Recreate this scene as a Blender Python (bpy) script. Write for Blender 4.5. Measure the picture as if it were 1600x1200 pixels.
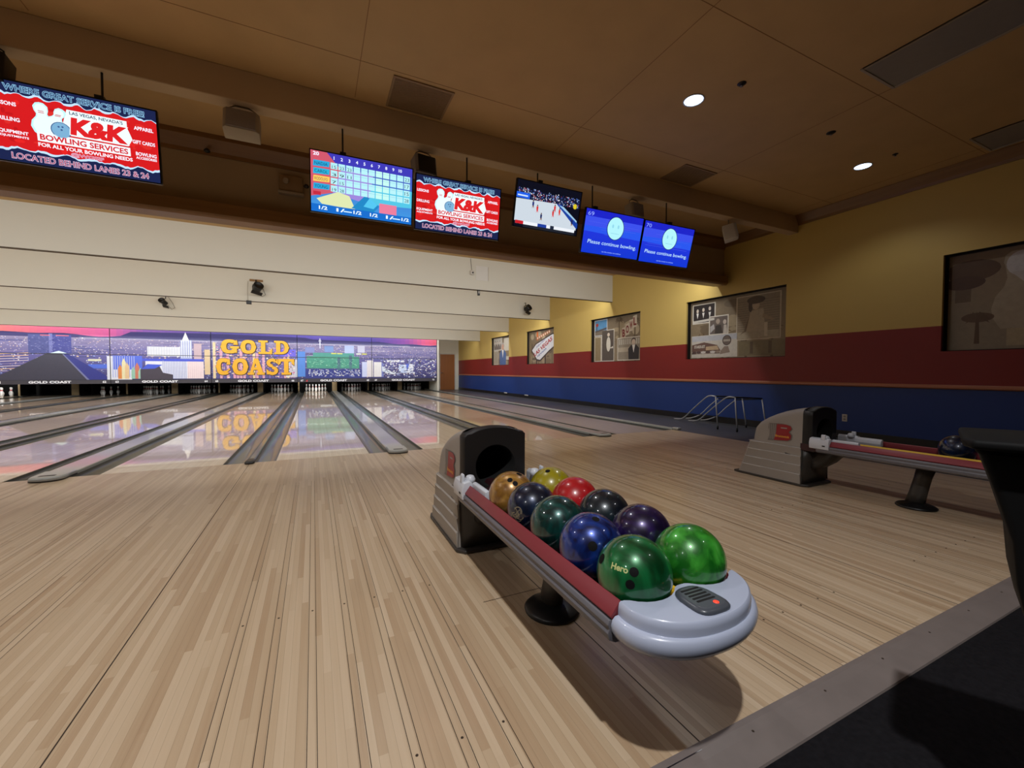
import bpy, bmesh, math, random
from mathutils import Vector, Matrix
R = math.radians
SC = bpy.context.scene
COL = SC.collection
for o in list(bpy.data.objects):
    bpy.data.objects.remove(o)

# ------------------------------------------------------------------ camera
F_PX, YAW, PITCH, ROLL = 653.57, 0.4433, -0.0302, 0.0020
CAM = Vector((-1.005, -5.7155, 1.0782))
fw = Vector((math.sin(YAW) * math.cos(PITCH), math.cos(YAW) * math.cos(PITCH), math.sin(PITCH)))
rt = Vector((math.cos(YAW), -math.sin(YAW), 0))
up = rt.cross(fw)
rt2 = rt * math.cos(ROLL) + up * math.sin(ROLL)
up2 = up * math.cos(ROLL) - rt * math.sin(ROLL)
cd = bpy.data.cameras.new('camera')
cam = bpy.data.objects.new('camera', cd)
COL.objects.link(cam)
cd.sensor_width = 36
cd.lens = F_PX / 1600 * 36
cd.clip_start = 0.02
M = Matrix((rt2, up2, -fw)).transposed().to_4x4()
M.translation = CAM
cam.matrix_world = M
SC.camera = cam
# ------------------------------------------------------------------ world, view
w = bpy.data.worlds.new('world')
SC.world = w
w.use_nodes = True
w.node_tree.nodes['Background'].inputs[0].default_value = (0.5, 0.5, 0.55, 1)
w.node_tree.nodes['Background'].inputs[1].default_value = 0.02
SC.view_settings.view_transform = 'Standard'
SC.view_settings.look = 'None'
SC.view_settings.gamma = 1
SC.view_settings.use_curve_mapping = False
SC.view_settings.exposure = 0.0

# ------------------------------------------------------------------ room numbers (metres)
CEIL = 3.94
WX = 7.1                       # right wall
LX = -15.3                     # unseen left closure, added for the light
BACKY = -12.0
ENDY = 19.05                   # wall with the door
PITY = 19.55                   # back of the pin pits
BOARDS = [(4.36, 3.16), (8.03, 3.025), (11.70, 2.88), (15.37, 2.70)]
MASKY = 16.6
MZ0, MZ1, MZ2 = 0.545, 0.70, 2.80
PITCHX = 3.374
D1, D2 = 1.7745, 1.5995
LW = 1.06
LANES = {67: -D1 / 2, 68: D1 / 2}
LANES[69] = LANES[68] + D2
LANES[70] = LANES[69] + D1
n = 66
while n >= 59:
    LANES[n] = LANES[n + 1] - (D2 if n % 2 == 0 else D1)
    n -= 1


def area(name, loc, sx, sy, power, col, rot):
    l = bpy.data.lights.new(name, 'AREA')
    l.shape = 'RECTANGLE'
    l.size = sx
    l.size_y = sy
    l.energy = power
    l.color = col
    o = bpy.data.objects.new(name, l)
    o.location = loc
    o.rotation_euler = rot
    COL.objects.link(o)
    return o


# fluorescent strips behind the valance and behind each hanging bulkhead
COVE = (0.95, 0.985, 1.0)
STRIPS = [(0.95, 3.30, 300), (BOARDS[0][0] + .22, BOARDS[0][1] + .33, 270), (BOARDS[1][0] + .22, BOARDS[1][1] + .33, 270),
          (BOARDS[2][0] + .22, BOARDS[2][1] + .33, 270), (BOARDS[3][0] + .2, BOARDS[3][1] + .35, 140)]
for (y, z, p) in STRIPS:
    area('cove_lamp', (-4.2, y, z), 22.0, 0.12, p, COVE, (R(72 if y > 15 else 40), 0, 0))


def spot(loc, power, col=(0.97, 0.97, 0.97), ang=128, rad=.045):
    l = bpy.data.lights.new('downlight_lamp', 'SPOT')
    l.energy = power
    l.color = col
    l.spot_size = R(ang)
    l.spot_blend = .5
    l.shadow_soft_size = rad
    o = bpy.data.objects.new('downlight_lamp', l)
    o.location = loc
    COL.objects.link(o)


DOWN = [(-7.22, -2.47, 90), (-3.93, -2.47, 80), (-.64, -2.47, 55), (2.65, -2.47, 45), (5.93, -2.47, 16),
        (-7.72, -6.2, 140), (-4.42, -6.2, 110), (-1.13, -6.2, 430), (2.16, -6.2, 16)]
for (x, y, p) in DOWN:
    spot((x, y, CEIL - .03), p)

# ------------------------------------------------------------------ materials


def lin(c):
    return tuple(((v / 255) / 12.92 if v / 255 <= .04045 else ((v / 255 + .055) / 1.055) ** 2.4) for v in c)


def newmat(name):
    m = bpy.data.materials.new(name)
    m.use_nodes = True
    nt = m.node_tree
    return m, nt, nt.nodes['Principled BSDF']


def nd(nt, t, **k):
    n = nt.nodes.new(t)
    for a, b in k.items():
        setattr(n, a, b)
    return n


def mth(nt, op, a, b=None, c=None):
    n = nt.nodes.new('ShaderNodeMath')
    n.operation = op
    for i, v in enumerate((a, b, c)):
        if v is None:
            continue
        if isinstance(v, (int, float)):
            n.inputs[i].default_value = v
        else:
            nt.links.new(v, n.inputs[i])
    return n.outputs[0]


def mixc(nt, f, a, b, blend='MIX'):
    n = nt.nodes.new('ShaderNodeMix')
    n.data_type = 'RGBA'
    n.blend_type = blend
    for i, v in ((0, f), (6, a), (7, b)):
        if isinstance(v, (int, float)):
            n.inputs[i].default_value = v
        elif isinstance(v, tuple):
            n.inputs[i].default_value = v + (1,) if len(v) == 3 else v
        else:
            nt.links.new(v, n.inputs[i])
    return n.outputs[2]


def noise(nt, vec, scale, detail=3, rough=.5):
    n = nd(nt, 'ShaderNodeTexNoise')
    n.inputs['Scale'].default_value = scale
    n.inputs['Detail'].default_value = detail
    n.inputs['Roughness'].default_value = rough
    if vec is not None:
        nt.links.new(vec, n.inputs['Vector'])
    return n.outputs[0]


def objco(nt, sc=(1, 1, 1)):
    t = nd(nt, 'ShaderNodeTexCoord')
    mp = nd(nt, 'ShaderNodeMapping')
    mp.inputs['Scale'].default_value = sc
    nt.links.new(t.outputs['Object'], mp.inputs[0])
    return mp.outputs[0]


def mat(name, c, rough=.5, var=.06, scale=6, spec=.5, metal=0, coat=0, bump=0, bscale=200, cvar=None):
    """c in sRGB 0-255; slight procedural mottling on every material"""
    m, nt, b = newmat(name)
    c = lin(c)
    co = objco(nt)
    nz = noise(nt, co, scale, 4)
    d = tuple(v * (1 - var * 2) for v in c) if cvar is None else lin(cvar)
    e = tuple(min(1, v * (1 + var * 2)) for v in c)
    nt.links.new(mixc(nt, nz, d, e), b.inputs['Base Color'])
    b.inputs['Roughness'].default_value = rough
    b.inputs['Specular IOR Level'].default_value = spec
    b.inputs['Metallic'].default_value = metal
    b.inputs['Coat Weight'].default_value = coat
    b.inputs['Coat Roughness'].default_value = .05
    if bump:
        bp = nd(nt, 'ShaderNodeBump')
        bp.inputs['Strength'].default_value = bump
        bp.inputs['Distance'].default_value = .002
        nt.links.new(noise(nt, co, bscale, 2), bp.inputs['Height'])
        nt.links.new(bp.outputs[0], b.inputs['Normal'])
    return m


def emis(name, c, s):
    m, nt, b = newmat(name)
    b.inputs['Base Color'].default_value = (*lin(c), 1)
    b.inputs['Emission Color'].default_value = (*lin(c), 1)
    b.inputs['Emission Strength'].default_value = s
    return m


def wood_floor(name, c1, c2, c3, rough, coat, coatr=.05, seglen=1.1, bw=.0266):
    m, nt, b = newmat(name)
    co = objco(nt)
    sp = nd(nt, 'ShaderNodeSeparateXYZ')
    nt.links.new(co, sp.inputs[0])
    xs = mth(nt, 'DIVIDE', sp.outputs[0], bw)
    bi = mth(nt, 'FLOOR', xs)
    wn = nd(nt, 'ShaderNodeTexWhiteNoise', noise_dimensions='1D')
    nt.links.new(bi, wn.inputs['W'])
    yo = mth(nt, 'ADD', mth(nt, 'DIVIDE', sp.outputs[1], seglen), mth(nt, 'MULTIPLY', wn.outputs[0], 7.3))
    si = mth(nt, 'FLOOR', yo)
    wn2 = nd(nt, 'ShaderNodeTexWhiteNoise', noise_dimensions='2D')
    cb = nd(nt, 'ShaderNodeCombineXYZ')
    nt.links.new(bi, cb.inputs[0])
    nt.links.new(si, cb.inputs[1])
    nt.links.new(cb.outputs[0], wn2.inputs['Vector'])
    grain = noise(nt, objco(nt, (60, 1.5, 1)), 1.0, 4, .6)
    big = noise(nt, objco(nt, (9, .35, 1)), 1.0, 2, .5)
    v = mth(nt, 'ADD', mth(nt, 'MULTIPLY', wn2.outputs[0], .58), mth(nt, 'ADD', mth(nt, 'MULTIPLY', grain, .42), mth(nt, 'MULTIPLY', big, .35)))
    v = mth(nt, 'SUBTRACT', v, .2)
    rp = nd(nt, 'ShaderNodeValToRGB')
    rp.color_ramp.elements[0].color = (*lin(c2), 1)
    rp.color_ramp.elements[0].position = .05
    rp.color_ramp.elements[1].color = (*lin(c1), 1)
    rp.color_ramp.elements[1].position = .95
    e = rp.color_ramp.elements.new(.5)
    e.color = (*lin(c3), 1)
    nt.links.new(v, rp.inputs[0])
    fx = mth(nt, 'FRACT', xs)
    ed = mth(nt, 'LESS_THAN', mth(nt, 'MINIMUM', fx, mth(nt, 'SUBTRACT', 1.0, fx)), .022)
    cc = mixc(nt, mth(nt, 'MULTIPLY', ed, .35), rp.outputs[0], lin((95, 70, 45)))
    nt.links.new(cc, b.inputs['Base Color'])
    b.inputs['Roughness'].default_value = rough
    b.inputs['Coat Weight'].default_value = coat
    b.inputs['Coat Roughness'].default_value = coatr
    return m


def wood(name, c1, c2, ax=1, rough=.35, sc=1.0):
    m, nt, b = newmat(name)
    s = [18 * sc, 18 * sc, 18 * sc]
    s[ax] = .9 * sc
    nz = noise(nt, objco(nt, tuple(s)), 1.0, 5, .6)
    nt.links.new(mixc(nt, nz, lin(c1), lin(c2)), b.inputs['Base Color'])
    b.inputs['Roughness'].default_value = rough
    return m


def attr_mat(name, emit=0.0, rough=.4, nz=.0, nscale=30, coat=0):
    m, nt, b = newmat(name)
    a = nd(nt, 'ShaderNodeAttribute', attribute_name='Col')
    c = a.outputs['Color']
    if nz:
        f = noise(nt, objco(nt), nscale, 5, .65)
        f = mth(nt, 'ADD', mth(nt, 'MULTIPLY', f, nz * 2), 1 - nz)
        cb = nd(nt, 'ShaderNodeCombineXYZ')
        for i in range(3):
            nt.links.new(f, cb.inputs[i])
        c = mixc(nt, 1.0, c, cb.outputs[0], 'MULTIPLY')
    if emit:
        b.inputs['Base Color'].default_value = (.01, .01, .012, 1)
        nt.links.new(c, b.inputs['Emission Color'])
        b.inputs['Emission Strength'].default_value = emit
    else:
        nt.links.new(c, b.inputs['Base Color'])
    b.inputs['Roughness'].default_value = rough
    b.inputs['Coat Weight'].default_value = coat
    return m


M_ = {}
M_['approach'] = wood_floor('approach_maple', (212, 190, 162), (174, 145, 114), (195, 171, 141), .34, .25, .16)
M_['lane'] = wood_floor('lane_maple', (222, 202, 178), (198, 174, 146), (212, 190, 164), .3, .8, .03, 30.0)
M_['seam'] = mat('dark_seam', (52, 38, 26), .6)
M_['yellow'] = mat('wall_yellow', (208, 178, 100), .55, .02, 1.5)
M_['red'] = mat('wall_red', (134, 28, 22), .5, .03, 1.5)
M_['blue'] = mat('wall_blue', (18, 56, 128), .5, .03, 1.5)
M_['niche'] = mat('niche_edge', (24, 16, 12), .6)
M_['ceiling'] = mat('ceiling_tan', (200, 164, 112), .8, .05, 3, bump=.3, bscale=90)
M_['beam'] = mat('beam_paint', (196, 168, 132), .7, .02, 2)
M_['white'] = mat('bulkhead_white', (222, 217, 202), .6, .012, .8)
M_['valance'] = mat('valance_beige', (178, 156, 124), .7, .03, 2)
M_['oak'] = wood('oak_trim', (116, 80, 42), (150, 108, 62), 0)
M_['oaky'] = wood('oak_trim_side', (116, 80, 42), (150, 108, 62), 1)
M_['rail'] = wood('rail_wood', (170, 100, 70), (196, 128, 92), 1)
M_['carpet'] = mat('dark_carpet', (26, 25, 28), .95, .3, 60, spec=.1, bump=.6, bscale=400)
M_['sidefloor'] = mat('grey_floor', (84, 84, 88), .35, .08, 4)
M_['trimgrey'] = mat('transition_grey', (122, 112, 108), .45, .1, 9)
M_['metal'] = mat('brushed_metal', (150, 150, 152), .3, .04, 20, metal=1)
M_['gutter'] = mat('gutter_grey', (80, 82, 77), .3, .08, 2, coat=.35)
M_['capping'] = mat('capping_grey', (166, 168, 164), .28, .05, 2, coat=.5)
M_['capedge'] = mat('capping_edge', (40, 38, 36), .4)
M_['black'] = mat('black_plastic', (16, 16, 18), .4)
M_['blackm'] = mat('black_matt', (9, 9, 10), .8)
M_['deepblack'] = mat('console_black', (5, 5, 6), .7, spec=.2)
M_['pit'] = mat('pit_black', (10, 9, 9), .9)
M_['postbeige'] = mat('kickback_beige', (150, 128, 92), .5, .1, 9)
M_['pin'] = mat('pin_white', (238, 238, 236), .2, .01, coat=.6)
M_['pinred'] = mat('pin_red', (190, 24, 30), .3)
M_['shell'] = mat('shell_grey', (158, 150, 142), .5, .02, 4, bump=.15)
M_['shelllip'] = mat('shell_lip', (196, 190, 184), .45, .02)
M_['housing'] = mat('housing_grey', (52, 48, 45), .42, .05, 8)
M_['faceblack'] = mat('housing_face', (24, 21, 21), .45, .05, 8)
M_['railred'] = mat('rack_maroon', (128, 44, 52), .45, .03)
M_['railgrey'] = mat('rack_grey', (104, 102, 108), .38, .03)
M_['bed'] = mat('rack_bed', (52, 20, 26), .5, .05)
M_['stripyellow'] = mat('divider_yellow', (232, 186, 52), .4, .02)
M_['capwhite'] = mat('cap_white', (176, 184, 206), .3, .015, coat=.4, spec=.5)
M_['whitepl'] = mat('white_plastic', (205, 208, 216), .3, .02)
M_['button'] = mat('button_grey', (72, 76, 84), .3)
M_['redlight'] = emis('red_indicator', (255, 60, 40), 1.2)
M_['brandred'] = mat('emblem_red', (150, 18, 30), .35, .05)
M_['emblemgrey'] = mat('emblem_grey', (118, 110, 104), .4)
M_['gold'] = mat('emblem_gold', (240, 170, 60), .4)
M_['spk'] = mat('speaker_beige', (168, 154, 134), .6, .03)
M_['grille'] = mat('speaker_grille', (150, 142, 140), .7, .05, 60)
M_['spkwhite'] = mat('speaker_white', (206, 200, 190), .5)
M_['door'] = wood('door_veneer', (142, 82, 30), (168, 102, 44), 2, .4, .6)
M_['chrome'] = mat('chrome_tube', (205, 205, 210), .18, .02, metal=1)
M_['tube'] = mat('tube_paint', (196, 198, 202), .3, .02, metal=.3)
M_['lampon'] = emis('lamp_on', (205, 228, 255), 5.0)
M_['lampring'] = mat('lamp_ring', (200, 205, 215), .35)
M_['diffuser'] = mat('diffuser_off', (138, 132, 128), .35, .04, 12)
M_['vent'] = mat('vent_tan', (150, 122, 88), .6, .08, 14)
M_['oldwood'] = mat('mount_wood', (150, 112, 66), .6)
M_['paper'] = mat('paper', (226, 222, 214), .7, .02)
M_['screen'] = attr_mat('screen_emit', 1.15, .25)
M_['mural'] = attr_mat('mural_print', 0, .35, .12, 9, .2)
M_['poster'] = attr_mat('poster_print', 0, .45, .22, 14)

# ------------------------------------------------------------------ mesh helpers


class MB:
    def __init__(s):
        s.v, s.f, s.m, s.sm = [], [], [], []

    def face(s, pts, mi=0, smooth=False):
        b = len(s.v)
        s.v += [tuple(p) for p in pts]
        s.f.append(tuple(range(b, b + len(pts))))
        s.m.append(mi)
        s.sm.append(smooth)

    def box(s, x0, x1, y0, y1, z0, z1, mi=0):
        b = len(s.v)
        s.v += [(x, y, z) for z in (z0, z1) for y in (y0, y1) for x in (x0, x1)]
        for f in ((0, 2, 3, 1), (4, 5, 7, 6), (0, 1, 5, 4), (2, 6, 7, 3), (0, 4, 6, 2), (1, 3, 7, 5)):
            s.f.append(tuple(b + i for i in f))
            s.m.append(mi)
            s.sm.append(False)
        return s

    def grid(s, rows, mi=0, closeu=False, smooth=True, cap0=False, cap1=False):
        """rows: list of rings (lists of points)"""
        b = len(s.v)
        n = len(rows[0])
        for r in rows:
            s.v += [tuple(p) for p in r]
        for i in range(len(rows) - 1):
            for j in range(n if closeu else n - 1):
                k = (j + 1) % n
                s.f.append((b + i * n + j, b + i * n + k, b + (i + 1) * n + k, b + (i + 1) * n + j))
                s.m.append(mi)
                s.sm.append(smooth)
        if cap0:
            s.f.append(tuple(b + j for j in reversed(range(n))))
            s.m.append(mi)
            s.sm.append(False)
        if cap1:
            s.f.append(tuple(b + (len(rows) - 1) * n + j for j in range(n)))
            s.m.append(mi)
            s.sm.append(False)
        return s

    def lathe(s, prof, cx=0, cy=0, cz=0, seg=24, mi=0, ax='z', smooth=True):
        rows = []
        for (r, z) in prof:
            ring = []
            for k in range(seg):
                a = 2 * math.pi * k / seg
                c_, s_ = math.cos(a) * r, math.sin(a) * r
                if ax == 'z':
                    ring.append((cx + c_, cy + s_, cz + z))
                elif ax == 'y':
                    ring.append((cx + c_, cy + z, cz - s_))
                else:
                    ring.append((cx + z, cy + c_, cz + s_))
            rows.append(ring)
        return s.grid(rows, mi, True, smooth, prof[0][0] > 1e-6, prof[-1][0] > 1e-6)

    def tube(s, pts, r, seg=10, mi=0):
        pts = [Vector(p) for p in pts]
        rows = []
        prev = None
        for i, p in enumerate(pts):
            d = (pts[min(i + 1, len(pts) - 1)] - pts[max(i - 1, 0)]).normalized()
            a = Vector((0, 0, 1)) if abs(d.z) < .95 else Vector((1, 0, 0))
            u = d.cross(a).normalized() if prev is None else (prev - d * prev.dot(d)).normalized()
            prev = u
            v = d.cross(u)
            rr = r[i] if isinstance(r, (list, tuple)) else r
            rows.append([p + (u * math.cos(2 * math.pi * k / seg) + v * math.sin(2 * math.pi * k / seg)) * rr for k in range(seg)])
        return s.grid(rows, mi, True, True, True, True)

    def prism(s, prof, a0, a1, ax='y', mi=0, smooth=False, caps=True):
        """prof: list of 2D pts in the plane normal to ax"""
        def P(p, a):
            return (p[0], a, p[1]) if ax == 'y' else ((a, p[0], p[1]) if ax == 'x' else (p[0], p[1], a))
        return s.grid([[P(p, a0) for p in prof], [P(p, a1) for p in prof]], mi, True, smooth, caps, caps)

    def mesh(s, name, mats, bevel=0, bseg=2, merge=False):
        me = bpy.data.meshes.new(name)
        me.from_pydata(s.v, [], s.f)
        for mm in mats:
            me.materials.append(mm)
        for p, mi, sm in zip(me.polygons, s.m, s.sm):
            p.material_index = mi
            p.use_smooth = sm
        bm = bmesh.new()
        bm.from_mesh(me)
        if merge or bevel:
            bmesh.ops.remove_doubles(bm, verts=bm.verts, dist=1e-5)
        bmesh.ops.recalc_face_normals(bm, faces=bm.faces)
        if bevel:
            ed = [e for e in bm.edges if e.is_manifold and e.calc_face_angle(0) > R(28)]
            bmesh.ops.bevel(bm, geom=ed, offset=bevel, segments=bseg, profile=.5, affect='EDGES', clamp_overlap=True)
            if bseg > 1:
                for f in bm.faces:
                    f.smooth = True
        bm.to_mesh(me)
        bm.free()
        if bevel and bseg > 1:
            try:
                me.set_sharp_from_angle(angle=R(40))
            except Exception:
                pass
        return me


def link(name, me, parent=None, loc=None, rot=None):
    o = bpy.data.objects.new(name, me)
    COL.objects.link(o)
    if parent:
        o.parent = parent
    if loc:
        o.location = loc
    if rot:
        o.rotation_euler = rot
    return o


def part(name, mb, mats, parent, bevel=0, bseg=2, label=None, loc=None, rot=None, merge=False):
    if not isinstance(mats, (list, tuple)):
        mats = [mats]
    o = link(name, mb.mesh(name, mats, bevel, bseg, merge), parent, loc, rot)
    if label:
        o['label'] = label
    return o


def tag(o, label, cat, group=None):
    o['label'] = label
    o['category'] = cat
    if group:
        o['group'] = group
    return o


def thing(name, label, cat, loc=(0, 0, 0), rotz=0, group=None):
    o = bpy.data.objects.new(name, None)
    o.empty_display_size = .1
    o.location = loc
    o.rotation_euler = (0, 0, rotz)
    COL.objects.link(o)
    return tag(o, label, cat, group)


def struct(name, mb, mats, bevel=0, parent=None, bseg=1):
    if not isinstance(mats, (list, tuple)):
        mats = [mats]
    o = link(name, mb.mesh(name, mats, bevel, bseg), parent)
    if not parent:
        o['kind'] = 'structure'
    return o


def copy_tree(o, parent=None):
    c = o.copy()
    COL.objects.link(c)
    c.parent = parent
    for ch in list(o.children):
        copy_tree(ch, c)
    return c


# ------------------------------------------------------------------ flat graphics (screens, prints, lettering)
_txt = {}


def text_mesh(s, bold):
    k = (s, bold)
    if k in _txt:
        return _txt[k]
    cu = bpy.data.curves.new('t', 'FONT')
    cu.body = s
    cu.offset = bold
    cu.resolution_u = 3
    cu.align_x = 'CENTER'
    o = bpy.data.objects.new('t', cu)
    COL.objects.link(o)
    bpy.context.view_layer.update()
    me = bpy.data.meshes.new_from_object(o.evaluated_get(bpy.context.evaluated_depsgraph_get()))
    vs = [(v.co.x, v.co.y) for v in me.vertices]
    fs = [tuple(p.vertices) for p in me.polygons]
    bpy.data.objects.remove(o)
    bpy.data.curves.remove(cu)
    bpy.data.meshes.remove(me)
    x0 = min(v[0] for v in vs)
    x1 = max(v[0] for v in vs)
    y0 = min(v[1] for v in vs)
    y1 = max(v[1] for v in vs)
    _txt[k] = (vs, fs, (x0, x1, y0, y1))
    return _txt[k]


class Canvas:
    def __init__(s, W, H, seed=1):
        s.W, s.H = W, H
        s.v, s.f, s.c = [], [], []
        s.rng = random.Random(seed)
        s.L = 0

    def _add(s, pts, cols, L):
        b = len(s.v)
        L = L + .045 * (len(s.f) % 20)
        s.v += [(x, y, L) for x, y in pts]
        s.f.append(tuple(range(b, b + len(pts))))
        s.c.append(cols)

    def poly(s, pts, c, L=None):
        s.L = s.L if L is None else L
        s._add([(x * s.W, y * s.H) for x, y in pts], [lin(c)] * len(pts), s.L)

    def rect(s, x0, y0, x1, y1, c, L=None):
        s.poly([(x0, y0), (x1, y0), (x1, y1), (x0, y1)], c, L)

    def grad(s, x0, y0, x1, y1, cb, ct, L=None):
        s.L = s.L if L is None else L
        s._add([(x0 * s.W, y0 * s.H), (x1 * s.W, y0 * s.H), (x1 * s.W, y1 * s.H), (x0 * s.W, y1 * s.H)],
               [lin(cb), lin(cb), lin(ct), lin(ct)], s.L)

    def ell(s, cx, cy, rx, ry, c, L=None, n=20, a0=0, a1=360):
        s.poly([(cx + rx * math.cos(R(a0 + (a1 - a0) * k / n)), cy + ry * math.sin(R(a0 + (a1 - a0) * k / n))) for k in range(n)], c, L)

    def specks(s, n, x0, y0, x1, y1, cols, w, h, L):
        for _ in range(n):
            x = s.rng.uniform(x0, x1 - w)
            y = s.rng.uniform(y0, y1 - h)
            ww = w * s.rng.uniform(.3, 1)
            hh = h * s.rng.uniform(.3, 1)
            s.rect(x, y, x + ww, y + hh, s.rng.choice(cols), L)

    def text(s, t, cx, cy, h, c, w=None, bold=.02, L=None, slant=0, rot=0, outline=None, ow=.05):
        """cx,cy centre and h height (fractions); w optional fitted width"""
        s.L = s.L if L is None else L
        base = s.L
        todo = [(bold, c, base + 1)]
        if outline:
            todo.insert(0, (bold + ow, outline, base))
        x0, x1, y0, y1 = text_mesh(t, bold)[2]
        sy = h * s.H / (y1 - y0)
        sx = sy if w is None else w * s.W / (x1 - x0)
        cr, sr = math.cos(rot), math.sin(rot)
        for bd, col, L_ in todo:
            vs, fs, _ = text_mesh(t, bd)
            b = len(s.v)
            for x, y in vs:
                X = (x - (x0 + x1) / 2) * sx
                Y = (y - (y0 + y1) / 2) * sy
                X += slant * Y
                s.v.append((cx * s.W + X * cr - Y * sr, cy * s.H + X * sr + Y * cr, L_))
            for f in fs:
                s.f.append(tuple(b + i for i in f))
                s.c.append([lin(col)] * len(f))

    def mesh(s, name, m, O, U, V, eps=.0005, clip=None):
        """O lower-left corner, U/V unit axes"""
        O, U, V = Vector(O), Vector(U), Vector(V)
        N = U.cross(V)
        me = bpy.data.meshes.new(name)
        me.from_pydata([tuple(O + U * min(max(x, 0), s.W) + V * min(max(y, 0), s.H) + N * (L * eps + .0004)) for x, y, L in s.v], [], s.f)
        ca = me.color_attributes.new('Col', 'FLOAT_COLOR', 'CORNER')
        i = 0
        for p, cl in zip(me.polygons, s.c):
            for k in range(len(p.vertices)):
                ca.data[i].color = (*cl[k], 1)
                i += 1
        me.materials.append(m)
        return me


# ================================================================== STRUCTURE
# floors
mb = MB()
APX = 5.03
mb.box(LX, APX, -4.88, 0, -.13, 0, 0)
for L, x in LANES.items():
    for k in range(-3, 4):
        for y in (-3.66, -4.57):
            mb.lathe([(.0045, 0), (.0045, .0006)], x + .133 * k, y, 0, 10, 1, smooth=False)
        if L >= 63:
            for e in (-.0135, .0135):
                xx = x + .133 * k + e
                mb.face([(xx - .0011, -4.88, .0004), (xx + .0011, -4.88, .0004), (xx + .0007, -1.2, .0004), (xx - .0007, -1.2, .0004)], 1)
for k in range(-4, 2):
    for xx in (PITCHX * k + PITCHX / 2, PITCHX * k):
        if xx < APX - .1:
            mb.face([(xx - .0022, -4.88, .0005), (xx + .0022, -4.88, .0005), (xx + .0022, -.02, .0005), (xx - .0022, -.02, .0005)], 1)
mb.face([(-.30, -3.925, .0005), (.35, -3.925, .0005), (.35, -3.921, .0005), (-.30, -3.921, .0005)], 1)
mb.face([(.1, -2.36, .0005), (4.9, -2.36, .0005), (4.9, -2.357, .0005), (.1, -2.357, .0005)], 1)
struct('floor', mb, [M_['approach'], M_['seam']])
mb = MB().box(LX, WX + .3, BACKY, -4.88, -.13, -.012)
struct('floor', mb, M_['carpet'])
mb = MB().box(LX, WX + .3, -4.88, PITY + .1, -.2, -.13)
struct('floor', mb, M_['pit'])
mb = MB().box(5.115, WX, -4.88, ENDY, -.13, -.045)
struct('floor', mb, M_['sidefloor'])
# transition strip at the end of the approach
mb = MB()
mb.prism([(-4.88, -.012), (-4.88, .003), (-4.90, .006), (-4.93, .005), (-5.00, -.006), (-5.003, -.012)], LX, WX - .02, 'x')
mb.face([(-.45, -4.905, .0068), (-.02, -4.905, .0068), (-.02, -4.902, .0068), (-.45, -4.902, .0068)], 1)
for k in range(60):
    x = LX + .3 + k * .37
    mb.lathe([(.004, 0), (.004, .001)], x, -4.925, .0052, 8, 2, smooth=False)
struct('trim_1', mb, [M_['trimgrey'], M_['metal'], M_['seam']])

# right wall with poster niches
NI = [(11.70, 13.85), (7.74, 9.98), (3.17, 5.46), (-.745, 1.605), (-5.25, -2.93)]
NZ0, NZ1 = 1.375, 2.735
RAILZ = .875
YR = 1.74
ys = sorted([BACKY, ENDY] + [v for n_ in NI for v in n_])
zs = [-.13, RAILZ, NZ0, YR, NZ1, CEIL]
mb = MB()
for i in range(len(ys) - 1):
    for j in range(len(zs) - 1):
        ym = (ys[i] + ys[i + 1]) / 2
        zm = (zs[j] + zs[j + 1]) / 2
        if any(a < ym < b for a, b in NI) and NZ0 < zm < NZ1:
            continue
        mi = 2 if zm < RAILZ else (1 if zm < YR else 0)
        mb.face([(WX, ys[i], zs[j]), (WX, ys[i + 1], zs[j]), (WX, ys[i + 1], zs[j + 1]), (WX, ys[i], zs[j + 1])], mi)
ND = .18
for a, b in NI:
    for x0, x1, blk in ((WX, WX + .05, 0), (WX + .05, WX + ND, 1)):
        for z0, z1, mi in ((NZ0, YR, 1), (YR, NZ1, 0)):
            for y in (a, b):
                mb.face([(x0, y, z0), (x1, y, z0), (x1, y, z1), (x0, y, z1)], 4 if blk else mi)
        mb.face([(x0, a, NZ0), (x1, a, NZ0), (x1, b, NZ0), (x0, b, NZ0)], 4 if blk else 1)
        mb.face([(x0, a, NZ1), (x1, a, NZ1), (x1, b, NZ1), (x0, b, NZ1)], 4)  # whole soffit coloured black for the shade under the niche top
mb.box(WX + ND, WX + .3, BACKY, ENDY, -.13, CEIL, 3)
struct('wall_right', mb, [M_['yellow'], M_['red'], M_['blue'], M_['pit'], M_['niche']])
mb = MB().prism([(WX - .004, .835), (WX - .028, .845), (WX - .034, .86), (WX - .034, .885), (WX - .022, .898), (WX - .004, .90)], BACKY + .05, ENDY - .02, 'y')
struct('trim_2', mb, M_['rail'])
mb = MB().box(WX - .016, WX - .001, -4.8, ENDY - .02, -.045, .09)
struct('baseboard_right', mb, M_['black'])
# back wall (behind the camera) and unseen left closure, added white to bounce light
struct('wall_back', MB().box(LX, WX + .3, BACKY - .2, BACKY, -.13, CEIL), M_['valance'])
struct('wall_left_closure', MB().box(LX - .2, LX, BACKY - .2, PITY, -.13, CEIL), M_['white'])
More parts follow.
